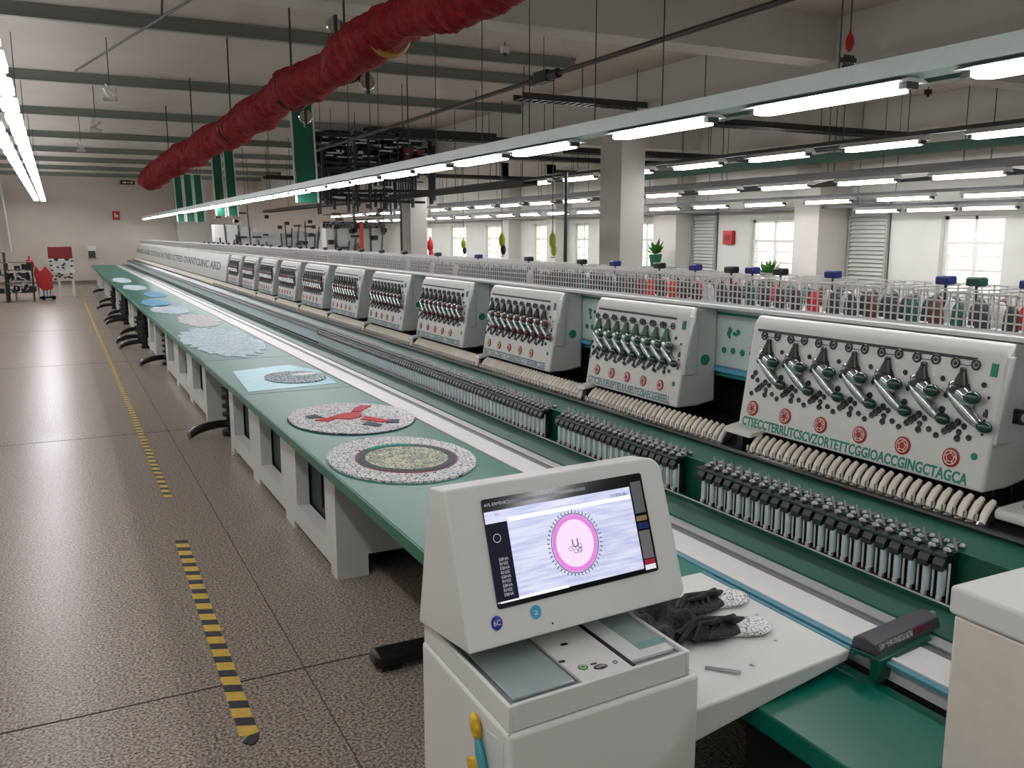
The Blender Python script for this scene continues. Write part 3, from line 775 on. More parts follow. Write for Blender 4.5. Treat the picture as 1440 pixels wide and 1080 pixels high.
# smooth far cover with lettering
t=empty('machine_cover',(3.2,28,ZB),'smooth white machine cover with printed lettering at the far end','cover')
build('cover_shell',MB().prism([(XB,ZB),(XT,ZTOP),(XT+.03,ZTOP+.042),(3.32,1.698),(3.32,ZB+.02),(XB+.14,ZB)],HEND+.3,YE-.3),WHITE,t,.01)
M=FM(YE-.6)
tx=text('cover_lettering','BANROICAURGBE COSTALAU IN THED SCTFED GVANTCUNC ARD',.24,mat('grey_lettering',(96,100,102),.5),M@Matrix.Translation((.1,.22,.001)),t,.001,bold=.004)
xs=[v.co.y for v in tx.data.vertices]; L=max(xs)-min(xs); k=(YE-1.2-HEND-.6)/L; ya=max(xs)
for v in tx.data.vertices: v.co.y=ya+(v.co.y-ya)*k

# ------------------------------------------------------------------ banks of slanted thread rolls under the heads
def roll_proto(y,parent):
    b=MB().tube([(2.985,y,1.035),(3.0,y,1.07),(3.025,y,1.1),(3.05,y,1.118)],[.0125,.0145,.0145,.011],n=10)
    o=build('thread_roll',b,BOBC,parent)
    build('roll_clip',MB().cyl((2.972,y,1.026),(2.986,y,1.04),.016,n=8).box(2.97,2.985,y+.014,y+.02,1.02,1.075),CHROME,o)
    return o
def bank(y0,y1,label):
    t=empty('thread_roll_bank',(3.0,y0,1.02),label,'thread roll bank','banks of cream thread rolls under the heads')
    build('bank_tray',MB().prism([(2.97,1.012),(3.06,1.06),(3.08,1.09),(3.075,1.1),(3.055,1.072),(2.965,1.024)],y0,y1),STEEL,t,smooth=False)
    p=None;y=y0+.02
    while y<y1-.01:
        if p is None: p=roll_proto(y,t);yb=y
        else:
            c=copy_tree(p,t); c.location.y=y-yb
        y+=.046
    return t
segs=[(2.02,3.3),(3.5,4.86),(4.9,6.48)]
for i,(a,b) in enumerate(segs): bank(a,b,'bank of cream thread rolls beneath the %s embroidery head'%['largest','second','third'][i])
y=6.52;i=4
pb=None
while y<HEND+.2:
    if pb is None: pb=bank(y,y+1.48,'bank of cream thread rolls beneath the fourth embroidery head'); y00=y
    else:
        c=copy_tree(pb); c.location.y+=y-y00; c['label']='bank of cream thread rolls beneath the %s embroidery head'%nth(i)
    y+=1.53;i+=1
b=MB()
yy=HEND+.3
while yy<YE-.4: b.cyl((2.985,yy,1.035),(3.05,yy,1.118),.02,n=5); yy+=.09
o=tag(build('distant_thread_rolls',b,BOBC),'pale line of distant thread rolls under the far white cover','thread rolls',kind='stuff')
# white arms between banks (small plates)
for i,y in enumerate([3.38,4.88,6.5,8.03,9.56,11.09,12.62,14.15,15.68]):
    t=empty('white_arm_plate',(3.0,y,1.06),'white flat arm plate between thread roll banks, %s from the camera'%nth(i+1),'arm','white arm plates between the roll banks')
    h=.17 if i==0 else .07
    build('arm_plate',MB().prism([(2.97,1.11),(3.3,1.16),(3.3,1.19),(2.98,1.135)],y-h*.6,y+h*.6),WHITE,t,.006)
    build('arm_post',MB().box(3.0,3.06,y-.02,y+.02,1.03,1.12),STEEL,t)
# foreground white arm at the camera end
t=empty('embroidery_bed',(3.2,1.85,1.06),'white rounded arm with metal deck below the largest head, by the white cabinet','arm')
build('arm_body',MB().prism([(3.02,1.062),(3.02,1.095),(3.04,1.105),(3.32,1.12),(3.32,1.062)],1.3,2.02),WHITE,t,.012,seg=3)
build('arm_deck',MB().box(3.08,3.3,1.4,1.95,1.112,1.124),mat('ribbed_grey_metal',(160,168,162),.4,.5,noise=.3,scale=150),t)
build('arm_cap',MB().cyl((3.02,1.5,1.075),(2.99,1.5,1.075),.022,n=16),BLACK,t)
# brackets under the near head
t=empty('head_bracket',(3.3,2.2,1.06),'grey steel bracket beneath the near end of the largest head','bracket')
build('bracket_block',MB().box(3.16,3.24,2.12,2.2,1.062,1.13).box(3.27,3.35,2.12,2.2,1.062,1.13),STEEL,t,.004)

# ------------------------------------------------------------------ wire thread rack with cones
t=empty('wire_rack',(3.6,19,1.69),'long chrome wire rack full of thread cones on top of the beam','rack')
def grid(x,z0,z1,y0,y1,step,r,hs):
    b=MB(); y=y0
    while y<y1:
        b.box(x-r,x+r,y-r,y+r,z0,z1); y+=step
    for z in hs: b.box(x-r,x+r,y0,y1,z-r,z+r)
    return b
WIREC=mat('bright_wire',(205,205,202),.35,.5)
build('front_mesh',grid(3.27,1.724,1.868,.3,12,.036,.0028,(1.727,1.76,1.795,1.83,1.868)),WIREC,t,smooth=False)
build('far_front_mesh',grid(3.27,1.724,1.868,12,YE-.3,.08,.006,(1.73,1.78,1.82,1.868)),WIREC,t,smooth=False)
build('back_mesh',grid(3.72,1.724,1.875,.3,YE-.3,.06,.003,(1.73,1.76,1.795,1.83,1.875)),WIREC,t,smooth=False)
cb=MB(); y=.35
while y<YE-.4: cb.box(3.27,3.72,y-.003,y+.003,1.866,1.872); y+=.15
build('cross_wires',cb,WIREC,t,smooth=False)
build('mid_wires',grid(3.5,1.724,1.868,.3,14,.05,.0022,(1.76,1.795,1.83,1.868)),WIREC,t,smooth=False)
def cone_mesh(name,m):
    b=MB().lathe([(.03,0),(.031,.008),(.026,.075),(.014,.1),(.008,.105)],10)
    me=bpy.data.meshes.new(name); me.from_pydata(b.v,[],b.f); me.materials.append(m); me.shade_smooth(); return me
cones={'charcoal':cone_mesh('thread_cone',GREYC),'red':cone_mesh('thread_cone',mat('red_thread',(190,26,34),.6)),'grey':cone_mesh('thread_cone',WHTC),'green':cone_mesh('thread_cone',mat('green_thread',(20,84,66),.6)),'brown':cone_mesh('thread_cone',mat('brown_thread',(86,52,46),.7))}
n=0
def where(y):
    if y<2.05: return 'at the near end of the rack'
    if y<3.7: return 'above the largest head'
    if y<5.2: return 'above the second head'
    return 'above the %s head from the camera'%nth(min(13,int((y-5.2)/1.53)+3))
y=.5
while y<11.8:
    for xi,x in enumerate((3.33,3.43,3.62)):
        rr=random.random(); c='charcoal' if rr<.66 else 'grey' if rr<.78 else 'brown' if rr<.87 else 'red' if rr<.95 else 'green'
        if y>5 and c=='red': c='charcoal'
        o=bpy.data.objects.new('thread_cone',cones[c]); link(o); o.location=(x,y+random.uniform(-.008,.008),1.7225); o.rotation_euler.z=random.random()
        tag(o,'%s thread cone, %s row of the wire rack, %s'%(c,['front','middle','back'][xi],where(y)),'thread cone','%s thread cones in the %s row %s'%(c,['front','middle','back'][xi],where(y)))
        n+=1
    y+=.115
b=MB(); 
while y<YE-.4:
    for x in (3.34,3.5): b.lathe([(.036,1.723),(.03,1.80),(.01,1.83)],6,Matrix.Translation((x,y,0)))
    y+=.15
o=tag(build('distant_thread_cones',b,GREYC),'dark distant thread cones filling the far end of the wire rack','thread cones',kind='stuff')
# caps standing on posts
caps=[(2.27,3.5,'blue'),(2.51,3.5,'green'),(2.66,3.5,'blue'),(3.31,3.5,'blue'),(3.68,3.5,'black'),(3.90,3.5,'blue'),(4.02,3.45,'black'),(4.41,3.5,'blue'),(4.78,3.5,'black'),(5.3,3.5,'blue'),(5.75,3.5,'black'),(6.6,3.5,'black'),(7.6,3.5,'blue'),(8.6,3.5,'black'),(9.6,3.5,'black'),(10.4,3.5,'black'),(11.2,3.5,'black')]+[(12.2+.75*k,3.5,'black') for k in range(18)]
CM={'blue':BLUECAP,'green':mat('bottle_green',(0,62,54),.4),'black':BLACK}
cnt={'blue':0,'green':0,'black':0}
for (y,x,c) in caps:
    cnt[c]+=1
    t=empty('tension_post',(x,y,1.7225),'%s capped post rising above the wire rack, %s of its colour from the camera'%(c,nth(cnt[c])),'post','%s capped posts above the wire rack'%c)
    build('post_rod',MB().cyl((x,y,1.7225),(x,y,1.89),.006,n=6),STEEL,t)
    w=.035
    build('post_cap',MB().box(x-.03,x+.03,y-w,y+w,1.882,1.92),CM[c],t,.008)

# ------------------------------------------------------------------ control console
ang=math.radians(4.0)
CX,CY=.87,1.735
CMX=Matrix(((math.cos(ang),0,0,CX),(math.sin(ang),1,0,CY),(0,0,1,0),(0,0,0,1)))   # local x right, y back, z up
t=empty('control_console',(1.15,2.0,0),'white control console with tilted touch screen in the foreground','console')
W=.565
# body with a stepped lower back
side=[(-.01,0),(-.01,.93),(.56,.93),(.56,.50),(.52,.44),(.52,0)]
build('console_body',MB().prism(side,-.004,W+.03,axis='x',M=CMX),WHITE,t,.012,seg=3)
# top deck
dk=MB().box(.0,W,.0,.55,.932,1.0,CMX)
build('console_deck',MB().box(0,.012,0,.55,.932,1.0,CMX).box(W-.012,W,0,.55,.932,1.0,CMX).box(.012,W-.012,0,.012,.932,1.0,CMX).box(.012,W-.012,.012,.55,.932,.985,CMX),WHITE,t,.003)
build('deck_tray',MB().box(.014,W-.014,.014,.4,.985,.988,CMX),mat('tray_grey',(140,140,142),.3,.4),t)
pl=mat('grey_blue_plate',(158,172,172),.25,.3); 
build('left_plate',MB().box(.03,.21,.035,.36,.988,.996,CMX),pl,t,.002)
build('centre_plate',MB().box(.222,.38,.013,.38,.988,.998,CMX),mat('pale_plate',(206,206,200),.35),t,.002)
build('right_plate',MB().box(.395,.54,.04,.36,.988,.999,CMX),mat('pale_plate2',(198,204,198),.3),t,.002)
build('right_plate_inset',MB().box(.45,.54,.075,.36,.999,1.001,CMX),pl,t)
build('plate_gap',MB().box(.381,.394,.02,.38,.988,.9975,CMX),BLACK,t)
text('teal_label','TSTREOH',.022,mat('teal_label',(40,130,130),.5),CMX@Matrix.Translation((.455,.085,1.0012)),t,.0004)
LBT=mat('teal_label',(40,130,130),.5)
build('label_outline',MB().box(.452,.536,.080,.0815,1.001,1.0016,CMX).box(.452,.536,.104,.1055,1.001,1.0016,CMX).box(.452,.4535,.08,.1055,1.001,1.0016,CMX).box(.5345,.536,.08,.1055,1.001,1.0016,CMX),LBT,t)
e=build('green_sticker',MB().lathe([(.014,0),(.014,.001)],20,CMX@Matrix.Translation((.262,.075,.998))),mat('sticker_green',(20,128,84),.4),t)
build('sticker_ring',MB().torus((0,0,0),.008,.0012,CMX@Matrix.Translation((.262,.075,.9995))),MEDW,e)
e=build('oval_sticker',MB().sph((.305,.055,.998),.021,(1,.62,.06),20,8,CMX),BLACK,t)
text('sticker_lettering','OMC',.013,MEDW,CMX@Matrix.Translation((.292,.0505,.9994)),e,.0004)
build('small_stamp',MB().torus((.352,.055,.9985),.006,.0012,CMX).box(.288,.306,.073,.08,.998,.999,CMX).sph((.285,.21,.998),.01,(1.3,.8,.1),10,6,CMX).sph((.23,.13,.998),.009,(1.2,.9,.1),10,6,CMX),BLACK,t)
build('body_seam',MB().box(-.0005,W+.0205,-.0006,.0,.926,.929,CMX),mat('seam_grey',(110,110,106),.5),t)
# recessed tool pocket on the left side
build('side_recess',MB().prism([(.02,.9),(.14,.88),(.16,.8),(.1,.7),(.02,.72)],-.0055,-.004,axis='x',M=CMX),WHITE2,t,.001)
# screen housing wedge
yb,zb,yt,zt=.195,1.055,.345,1.44
yk=.55
HW=.722
wedge=[(yb,zb-.02),(yb,zb),(yt,zt),(yt+.02,zt+.004),(yk,zt),(yk+.02,1.0),(yb+.06,1.0)]
hs=MB()
# rounded right corners: build face outline in face plane then extrude back
FMX=CMX@frame((-.015,yb,zb),(1,0,0),(0,yt-yb,zt-zb)); FHt=math.hypot(yt-yb,zt-zb)
def rrect(x0,x1,y0,y1,rs,n=8):
    pts=[]
    for (cx,cy,a0,r) in ((x1-rs[0],y0+rs[0],-PI/2,rs[0]),(x1-rs[1],y1-rs[1],0,rs[1]),(x0+rs[2],y1-rs[2],PI/2,rs[2]),(x0+rs[3],y0+rs[3],PI,rs[3])):
        for i in range(n+1):
            a=a0+PI/2*i/n; pts.append((cx+r*math.cos(a),cy+r*math.sin(a)))
    return pts
out=rrect(0,HW,-.005,FHt,(.03,.045,.006,.006))
# back loop: project outline to vertical plane y=yk
fr=[FMX@Vector((p[0],p[1],0)) for p in out]
def backp(p):
    l=CMX.inverted()@p
    z=l.z; x=l.x
    zz=zt if z>zt-.003 else z
    k_=(z-zb)/(zt-zb); return CMX@Vector((x-.012*k_,.55-.12*k_,max(.99,1.0+k_*(zt-.01-1.0))))
bk=[backp(p) for p in fr]
N=len(out)
hs.add(fr+bk,[tuple(range(N)),tuple(reversed(range(N,2*N)))]+[(i,i+N,(i+1)%N+N,(i+1)%N) for i in range(N)])
build('screen_housing',hs,WHITE,t,.006,seg=3,ang=40)
# display
sx0,sx1,sy0,sy1=.100,.640,.087,.374
SC=build('display',MB().prism(rrect(sx0,sx1,sy0,sy1,(.008,.008,.008,.008)),.0005,.003,axis='z',M=FMX),mat('screen_black',(10,14,20),.12),t)
def scr(name,x0,x1,y0,y1,rgb,st=1.0,w=.0035,noise=0):
    m=mat('screen_'+name,rgb,.45,emit=rgb,estr=st*.4,spec=.2)
    w0=sx1-sx0;h0=sy1-sy0
    return build(name,MB().box(sx0+x0*w0,sx0+x1*w0,sy0+y0*h0,sy0+y1*h0,.003,w,FMX),m,SC,smooth=False)
# main area with soft wave bands
m=bpy.data.materials.new('screen_canvas'); m.use_nodes=True; nt=m.node_tree; bb=nt.nodes['Principled BSDF']
tc=nt.nodes.new('ShaderNodeTexCoord'); mp=nt.nodes.new('ShaderNodeMapping'); mp.inputs['Scale'].default_value=(1,2,14)
wv=nt.nodes.new('ShaderNodeTexNoise'); wv.inputs['Scale'].default_value=9; wv.inputs['Detail'].default_value=6
nt.links.new(tc.outputs['Object'],mp.inputs['Vector']); nt.links.new(mp.outputs['Vector'],wv.inputs['Vector'])
cr=nt.nodes.new('ShaderNodeValToRGB'); cr.color_ramp.elements[0].position=.35; cr.color_ramp.elements[1].position=.65
cr.color_ramp.elements[0].color=srgb((186,194,232)); cr.color_ramp.elements[1].color=srgb((226,228,250))
nt.links.new(wv.outputs['Fac'],cr.inputs['Fac']); nt.links.new(cr.outputs['Color'],bb.inputs['Emission Color']); bb.inputs['Emission Strength'].default_value=.52
bb.inputs['Base Color'].default_value=(.05,.05,.06,1); bb.inputs['Roughness'].default_value=.25
w0=sx1-sx0;h0=sy1-sy0
build('canvas_area',MB().box(sx0+.005*w0,sx0+.905*w0,sy0+.05*h0,sy0+.88*h0,.003,.0036,FMX),m,SC,smooth=False)
scr('left_toolbar',.0,.125,.06,.77,(14,18,34),.6,.0042)
scr('white_band',.13,.9,.76,.80,(245,245,252),1.0,.0040)
scr('bottom_line',.02,.42,.045,.07,(240,240,250),1.0,.0040)
scr('top_menu',.15,.62,.925,.955,(120,122,130),.5,.0040)
scr('side_preview_grey',.915,.985,.60,.92,(96,96,98),.35,.0042)
scr('side_preview_tan',.915,.985,.52,.57,(130,110,70),.4,.0042)
scr('side_preview_low',.915,.985,.14,.42,(110,108,110),.4,.0042)
scr('side_preview_blue',.915,.985,.44,.5,(24,34,90),.5,.0042)
scr('side_red_bar',.915,.985,.085,.13,(150,30,50),.6,.0044)
scr('side_white_bar',.915,.985,.03,.08,(220,220,226),.8,.0044)
gl=mat('screen_grey_text',(150,150,155),.4,emit=(150,150,156),estr=.5)
dk_=mat('screen_dark_text',(30,30,50),.4,emit=(30,30,50),estr=.4)
def stext(body,x,y,size,mm,name='screen_lettering'):
    return text(name,body,size,mm,FMX@Matrix.Translation((sx0+x*w0,sy0+y*h0,.0045)),SC,.0001)
stext('AVL EAMSHICL',.01,.93,.012,gl); stext('RALVYATHCOMYADAESSS',.3,.93,.011,gl)
stext('CCEDLIAL',.77,.80,.0135,dk_); stext('BIS',.06,.83,.014,gl)
for k in range(9): stext('RHSE' if k%2 else 'EBHA',.045,.10+k*.04,.012,gl)
tb=MB().torus((sx0+.055*w0,sy0+.63*h0,.0045),.011,.001,FMX)
build('toolbar_icon',tb,gl,SC)
# ring motif
cx,cy=sx0+.50*w0,sy0+.44*h0
MG=mat('screen_magenta',(214,120,206),.4,emit=(218,130,212),estr=.35); MP=mat('screen_pink',(232,205,242),.4,emit=(232,212,244),estr=.4)
def ringm(r0,r1,z0,z1):
    n=56;b=MB();vs=[];fs=[]
    for r in (r0,r1):
        for z in (z0,z1):
            for i in range(n): vs.append((cx+r*math.cos(2*PI*i/n),cy+r*1.05*math.sin(2*PI*i/n),z))
    for i in range(n):
        j=(i+1)%n; fs+=[(n+i,3*n+i,3*n+j,n+j),(2*n+i,2*n+j,3*n+j,3*n+i),(i,n+i,n+j,j)]
    return b.add(vs,fs,FMX)
build('pink_disc',MB().lathe([(.071,0),(.071,.0006)],48,FMX@Matrix.Translation((cx,cy,.0037))@Matrix.Diagonal((1,1.05,1,1))),MP,SC)
build('magenta_ring',ringm(.062,.075,.0044,.0048),MG,SC)
build('dark_ring',ringm(.0765,.0785,.0044,.0048),dk_,SC)
b=MB()
for k in range(46):
    a=2*PI*k/46; q=FMX@Matrix.Translation((cx,cy,.0044))@Matrix.Rotation(a,4,'Z'); b.box(.083,.089+.004*random.random(),-.0013,.0013,0,.0005,q)
build('ring_ticks',b,dk_,SC,smooth=False)
stext('U',.478,.40,.034,dk_); 
b=MB()
for k in range(5): b.torus((cx+random.uniform(-.02,.02),cy-.015+random.uniform(-.008,.008),.0046),.006,.0007,FMX)
build('ring_flourish',b,dk_,SC)
# emblems below the screen
e=build('blue_emblem',MB().lathe([(.0165,0),(.0165,.002),(.014,.003)],28,FMX@Matrix.Translation((.091,.055,.0003))@Matrix.Diagonal((1,1.1,1,1))),mat('emblem_blue',(20,56,160),.3),t)
text('emblem_lettering','6C',.019,MEDW,FMX@Matrix.Translation((.091,.0485,.0034)),e,.0003,align='CENTER')
e=build('cyan_emblem',MB().lathe([(.0185,0),(.0185,.0015)],28,FMX@Matrix.Translation((.211,.058,.0003))@Matrix.Diagonal((1,1.1,1,1))),MEDW,t)
build('emblem_disc',MB().lathe([(.0165,.0015),(.0165,.003)],28,FMX@Matrix.Translation((.211,.058,.0003))@Matrix.Diagonal((1,1.1,1,1))),mat('emblem_cyan',(30,160,196),.3),e)
text('emblem_lettering','a',.026,MEDW,FMX@Matrix.Translation((.211,.0505,.0036)),e,.0003,align='CENTER')
build('housing_screw',MB().lathe([(.003,0),(.003,.001)],10,FMX@Matrix.Translation((.257,.018,.0003))),BLACK,t)
# hinge neck under the right of the screen
build('hinge_cup',MB().lathe([(.04,.93),(.045,.97),(.04,1.0),(.02,1.02)],20,CMX@Matrix.Translation((.56,.33,0))),ALU,t)
# yellow brush with teal handle and yellow tag hanging on the side
SM=CMX@frame((-.006,.0,0),(0,-1,0),(0,0,1))   # u toward camera, v up, n to -x
tb=empty('hanging_brush',(.86,1.95,.8),'yellow topped brush with teal handle stuck on the console side','brush')
R=Matrix.Translation((-.14,.85,.012))@Matrix.Rotation(math.radians(25),4,'Z')
build('brush_head',MB().sph((0,.03,0),.026,(.75,1.35,.5),14,10,SM@R),mat('brush_yellow',(200,164,30),.6,noise=.4,scale=60),tb)
build('brush_handle',MB().tube([(0,.0,0),(0,-.03,0),(.002,-.07,0),(.004,-.1,0)],[.009,.013,.013,.006],n=10,M=SM@R),mat('brush_teal',(60,150,160),.4),tb)
tb=empty('hanging_pouch',(.86,1.95,.7),'crumpled yellow pouch with red tip stuck low on the console side','pouch')
R=Matrix.Translation((-.15,.735,.012))@Matrix.Rotation(math.radians(20),4,'Z')
build('pouch_body',MB().prism([(-.035,.05),(.03,.055),(.045,.0),(.05,-.07),(.0,-.08),(-.03,-.03)],-.008,.008,axis='z',M=SM@R),MATS['brush_yellow'],tb,.006)
build('pouch_tip',MB().sph((.03,-.05,.006),.022,(.8,1.3,.5),12,8,SM@R),REDP,tb)

# ------------------------------------------------------------------ tray table, lower slab, things on it
t=empty('side_tray',(1.85,2.2,.74),'white side tray joining the control console to the rail','tray')
tp=[(1.46,1.80),(2.14,1.87),(2.15,2.6),(1.46,2.6)]
b=MB().add([(1.46,1.80,.70),(2.13,1.86,.775),(2.13,2.6,.775),(1.46,2.6,.70),(1.46,1.80,.80),(2.14,1.86,.808),(2.14,2.6,.808),(1.46,2.6,.8)],[(3,2,1,0),(4,5,6,7),(0,1,5,4),(1,2,6,5),(2,3,7,6),(3,0,4,7)])
build('tray_top',b,WHITE,t,.006)
build('tray_strip',MB().box(2.142,2.158,1.85,2.6,.79,.807),mat('blue_steel_and_highlight',(92,150,166),.3,.4),t)
b=MB()
for q in ((1.98,2.02),(1.98,2.32),(1.8,1.93),(2.06,2.2)): b.cyl((q[0],q[1],.806),(q[0],q[1],.8085),.007,n=10)
build('tray_screw',b,ALU,t)
t=empty('low_table',(2.0,1.2,0),'low dark green table below the tray beside the white cabinet','table')
build('table_top',MB().prism([(1.73,.8),(1.895,.8),(1.895,1.38),(2.175,1.38),(2.175,2.1),(1.73,2.1)],.665,.735,axis='z'),SLABG,t,.006)
build('table_underframe',MB().box(1.9,2.15,1.62,2.05,.0,.664),mat('black_green_plinth',(10,30,26),.6),t)
# grey machine parts on the floor under the table
t=empty('gear_motor',(1.75,2.6,0),'dark grey motor unit on the floor under the tray','motor')
build('motor_body',MB().box(1.62,1.86,2.3,2.7,0.02,.3).cyl((1.62,2.5,.22),(1.5,2.5,.22),.09,n=16),mat('dull_dark_grey',(50,50,46),.6),t,.01)
build('motor_plate',MB().box(1.55,1.9,2.2,2.8,0,.02),STEEL,t)
# black stamp box
t=empty('stamp_box',(2.35,1.86,.81),'dark elongated clamp box with printed label across the rail','box')
BM=Matrix.Translation((2.15,1.77,.808))@Matrix.Rotation(math.radians(8),4,'Z')
build('box_lid',MB().prism([(0,.014),(.008,.05),(.05,.06),(.085,.048),(.09,.014)],0,.36,axis='x',M=BM),mat('dark_violet_grey',(62,60,68),.4),t,.004)
build('box_base',MB().box(-.005,.3,.0,.09,0,.014,BM).box(-.01,.27,-.02,.015,-.06,.012,BM),DGREEN,t,.003)
pm=stitch_mat('printed_label',(40,38,42),(190,186,184),90,.12)
build('box_label',MB().add([(.02,.001,.016),(.2,.001,.016),(.2,.0065,.047),(.02,.0065,.047)],[(0,1,2,3)],BM),pm,t)
build('red_label',MB().add([(.2,.001,.016),(.3,.001,.016),(.3,.0065,.047),(.2,.0065,.047)],[(0,1,2,3)],BM),mat('maroon_label',(92,30,44),.5),t)
build('box_spout',MB().cyl((.355,.045,.035),(.39,.045,.038),.018,.012,12,BM),ALU,t)
# right cabinet
t=empty('white_cabinet',(2.3,.8,0),'white metal cabinet with lipped top at the right edge','cabinet')
build('cabinet_body',MB().box(1.91,2.75,.1,1.355,0,1.175),mat('cream_enamel',(208,202,190),.4),t,.008)
build('cabinet_lip',MB().box(1.90,2.77,.08,1.365,1.177,1.25),WHITE,t,.01,seg=3)
build('cabinet_top_panel',MB().box(2.05,2.65,.3,1.2,1.25,1.256),WHITE2,t,.003)
build('cabinet_bracket',MB().box(2.07,2.15,.95,1.1,1.256,1.27).cyl((2.1,1.02,1.26),(2.2,1.02,1.28),.01,n=8),ALUW,t)

# slippers / sandals on tray
FAB=stitch_mat('black_fabric_stitched',(24,24,26),(96,96,98),16,.006,second=(12,12,14))
LACE=stitch_mat('white_lace',(228,228,226),(70,70,76),48,.04)
def slipper(ox,oy,rot,label,s=1.0):
    M=Matrix.Translation((ox,oy,.809))@Matrix.Rotation(rot,4,'Z')
    t=empty('slipper',(ox,oy,.809),label,'slipper')
    outl=[]
    for i in range(28):
        a=2*PI*i/28; x=.125*math.cos(a); w=.042+.012*math.cos(a)-(.010 if abs(math.cos(a))<.35 else 0)
        outl.append((x*s,w*math.sin(a)*s))
    build('slipper_sole',MB().prism(outl,0,.012,axis='z',M=M),mat('white_sole',(224,222,218),.6),t,.003)
    b=MB(); b.sph((-.04*s,0,.014),1,(.1*s,.05*s,.014*s),18,10,M)
    for q in range(5): b.tube([M@Vector((-.13*s+.03*q+random.uniform(-.02,.02),(-.05+.012*random.random())*s,.012)),M@Vector((-.08*s+.025*q,random.uniform(-.01,.01),.034+random.uniform(0,.012))),M@Vector((-.1*s+.03*q+random.uniform(-.02,.05),.05*s,.012))],[.009,.011,.009],n=6)
    b.tube([M@Vector(p) for p in ((-.13*s,-.02,.02),(-.06*s,.02,.045),(.02*s,-.01,.048),(.07*s,.03,.02))],.012,n=8)
    b.tube([M@Vector(p) for p in ((-.12*s,.03,.02),(-.04*s,-.02,.05),(.04*s,.02,.042))],.010,n=8)
    build('slipper_upper',b,FAB,t)
    b=MB(); b.sph((.075*s,0,.012),1,(.06*s,.052*s,.014*s),20,8,M)
    build('slipper_toe',b,LACE,t)
    return t
slipper(1.95,2.33,math.radians(2),'black slipper with white stitched toe at the back of the tray',1.3)
slipper(1.86,2.14,math.radians(-12),'black slipper with white toe at the front of the tray',1.3)
# crumpled black cloth
def cloth(cx,cy,rx,ry,h,label):
    n=30; vs=[];fs=[]; rnd=random.Random(3)
    for j in range(n+1):
        for i in range(n+1):
            u=i/n*2-1;v=j/n*2-1
            r=math.hypot(u,v); k=min(1,1/max(r,1e-6)*max(abs(u),abs(v))) 
            x=u*k;y=v*k; rr=math.hypot(x,y)
            e=max(0,1-rr**3)
            z=.810+h*e*(.45+.3*math.sin(7*x+3*y)+.25*math.sin(13*y-5*x)*math.cos(9*x)) 
            w=1+.12*math.sin(5*math.atan2(y,x))*rr
            vs.append((cx+rx*x*w,cy+ry*y*w,max(.811,z)))
    for j in range(n):
        for i in range(n): a=j*(n+1)+i; fs.append((a,a+1,a+n+2,a+n+1))
    o=build('folded_cloth',MB().add(vs,fs),FAB,ang=180)
    md=o.modifiers.new('solid','SOLIDIFY'); md.thickness=.004; md.offset=1
    return tag(o,label,'cloth')
cloth(1.72,2.33,.17,.2,.07,'crumpled black stitched cloth lying on the tray behind the slippers')
t=empty('small_card',(1.9,2.66,.804),'small white card with red print on the green table corner','card')
build('card_sheet',MB().prism([(1.84,2.66),(1.90,2.62),(1.95,2.67),(1.89,2.71)],.8035,.8055,axis='z'),WHITE,t)
build('card_print',MB().prism([(1.87,2.665),(1.90,2.645),(1.925,2.668),(1.895,2.69)],.8055,.806,axis='z'),mat('card_red',(150,50,60),.5),t)
tag(build('metal_pin',MB().cyl((1.66,1.98,.806),(1.73,1.9,.81),.005,n=8),ALU),'thin metal pin lying on the tray in front of the slippers','pin')

# ------------------------------------------------------------------ back wall things
t=empty('fire_alarm',(3.0,YB-.05,3.1),'small red alarm plate high on the back wall','alarm box')
build('alarm_body',MB().box(2.3,2.6,YB-.08,YB,2.75,3.12),REDP,t,.02)
build('alarm_mark',MB().box(2.38,2.44,YB-.09,YB-.08,2.85,3.02).box(2.46,2.52,YB-.09,YB-.08,2.85,2.97),MEDW,t)
t=empty('exit_sign',(3.0,YB-.1,4.35),'small dark sign with pale marks at the top of the back wall','sign')
build('sign_body',MB().box(2.72,3.3,YB-.12,YB,4.28,4.45),DARK,t)
build('sign_marks',MB().box(2.8,2.95,YB-.13,YB-.12,4.33,4.4).box(3.0,3.05,YB-.13,YB-.12,4.33,4.4).box(3.1,3.22,YB-.13,YB-.12,4.33,4.4),MEDW,t)
t=empty('wall_dispenser',(1.4,YB-.1,1.1),'white and grey dispenser mounted on the back wall','dispenser')
build('dispenser_body',MB().box(1.18,1.55,YB-.14,YB,1.1,1.62),WHITE,t,.03,seg=3)
build('dispenser_window',MB().box(1.22,1.5,YB-.16,YB-.135,1.12,1.4),STEEL,t,.03)
# clutter by the back wall: dark racks
def rackunit(x0,x1,y0,y1,h,label,seed):
    rd=random.Random(seed)
    t=empty('equipment_rack',((x0+x1)/2,(y0+y1)/2,0),label,'rack')
    b=MB()
    for x in (x0,x1):
        for y in (y0,y1): b.cyl((x,y,0),(x,y,h),.02,n=6)
    for z in (.3,h*.55,h*.8,h): b.box(x0,x1,y0,y1,z-.015,z)
    build('rack_frame',b,STEEL,t)
    nb=MB()
    for k in range(26):
        x=rd.uniform(x0,x1-.12);y=rd.uniform(y0,y1-.1);z=rd.choice((.3,h*.55,h*.8)); nb.box(x,x+rd.uniform(.05,.2),y,y+.1,z,z+rd.uniform(.08,.24))
    build('rack_boxes',nb,BLACK,t,smooth=False)
    nb=MB()
    for k in range(30):
        x=rd.uniform(x0,x1-.1);z=rd.uniform(.35,h); nb.cyl((x,y0-.02,z),(x+rd.uniform(-.12,.12),y0-.04,z+rd.uniform(-.1,.1)),.012,n=5)
    build('rack_tools',nb,ALUW,t)
rackunit(-2.3,-1.5,32,32.8,1.55,'tall dark equipment rack at the far left edge',1)
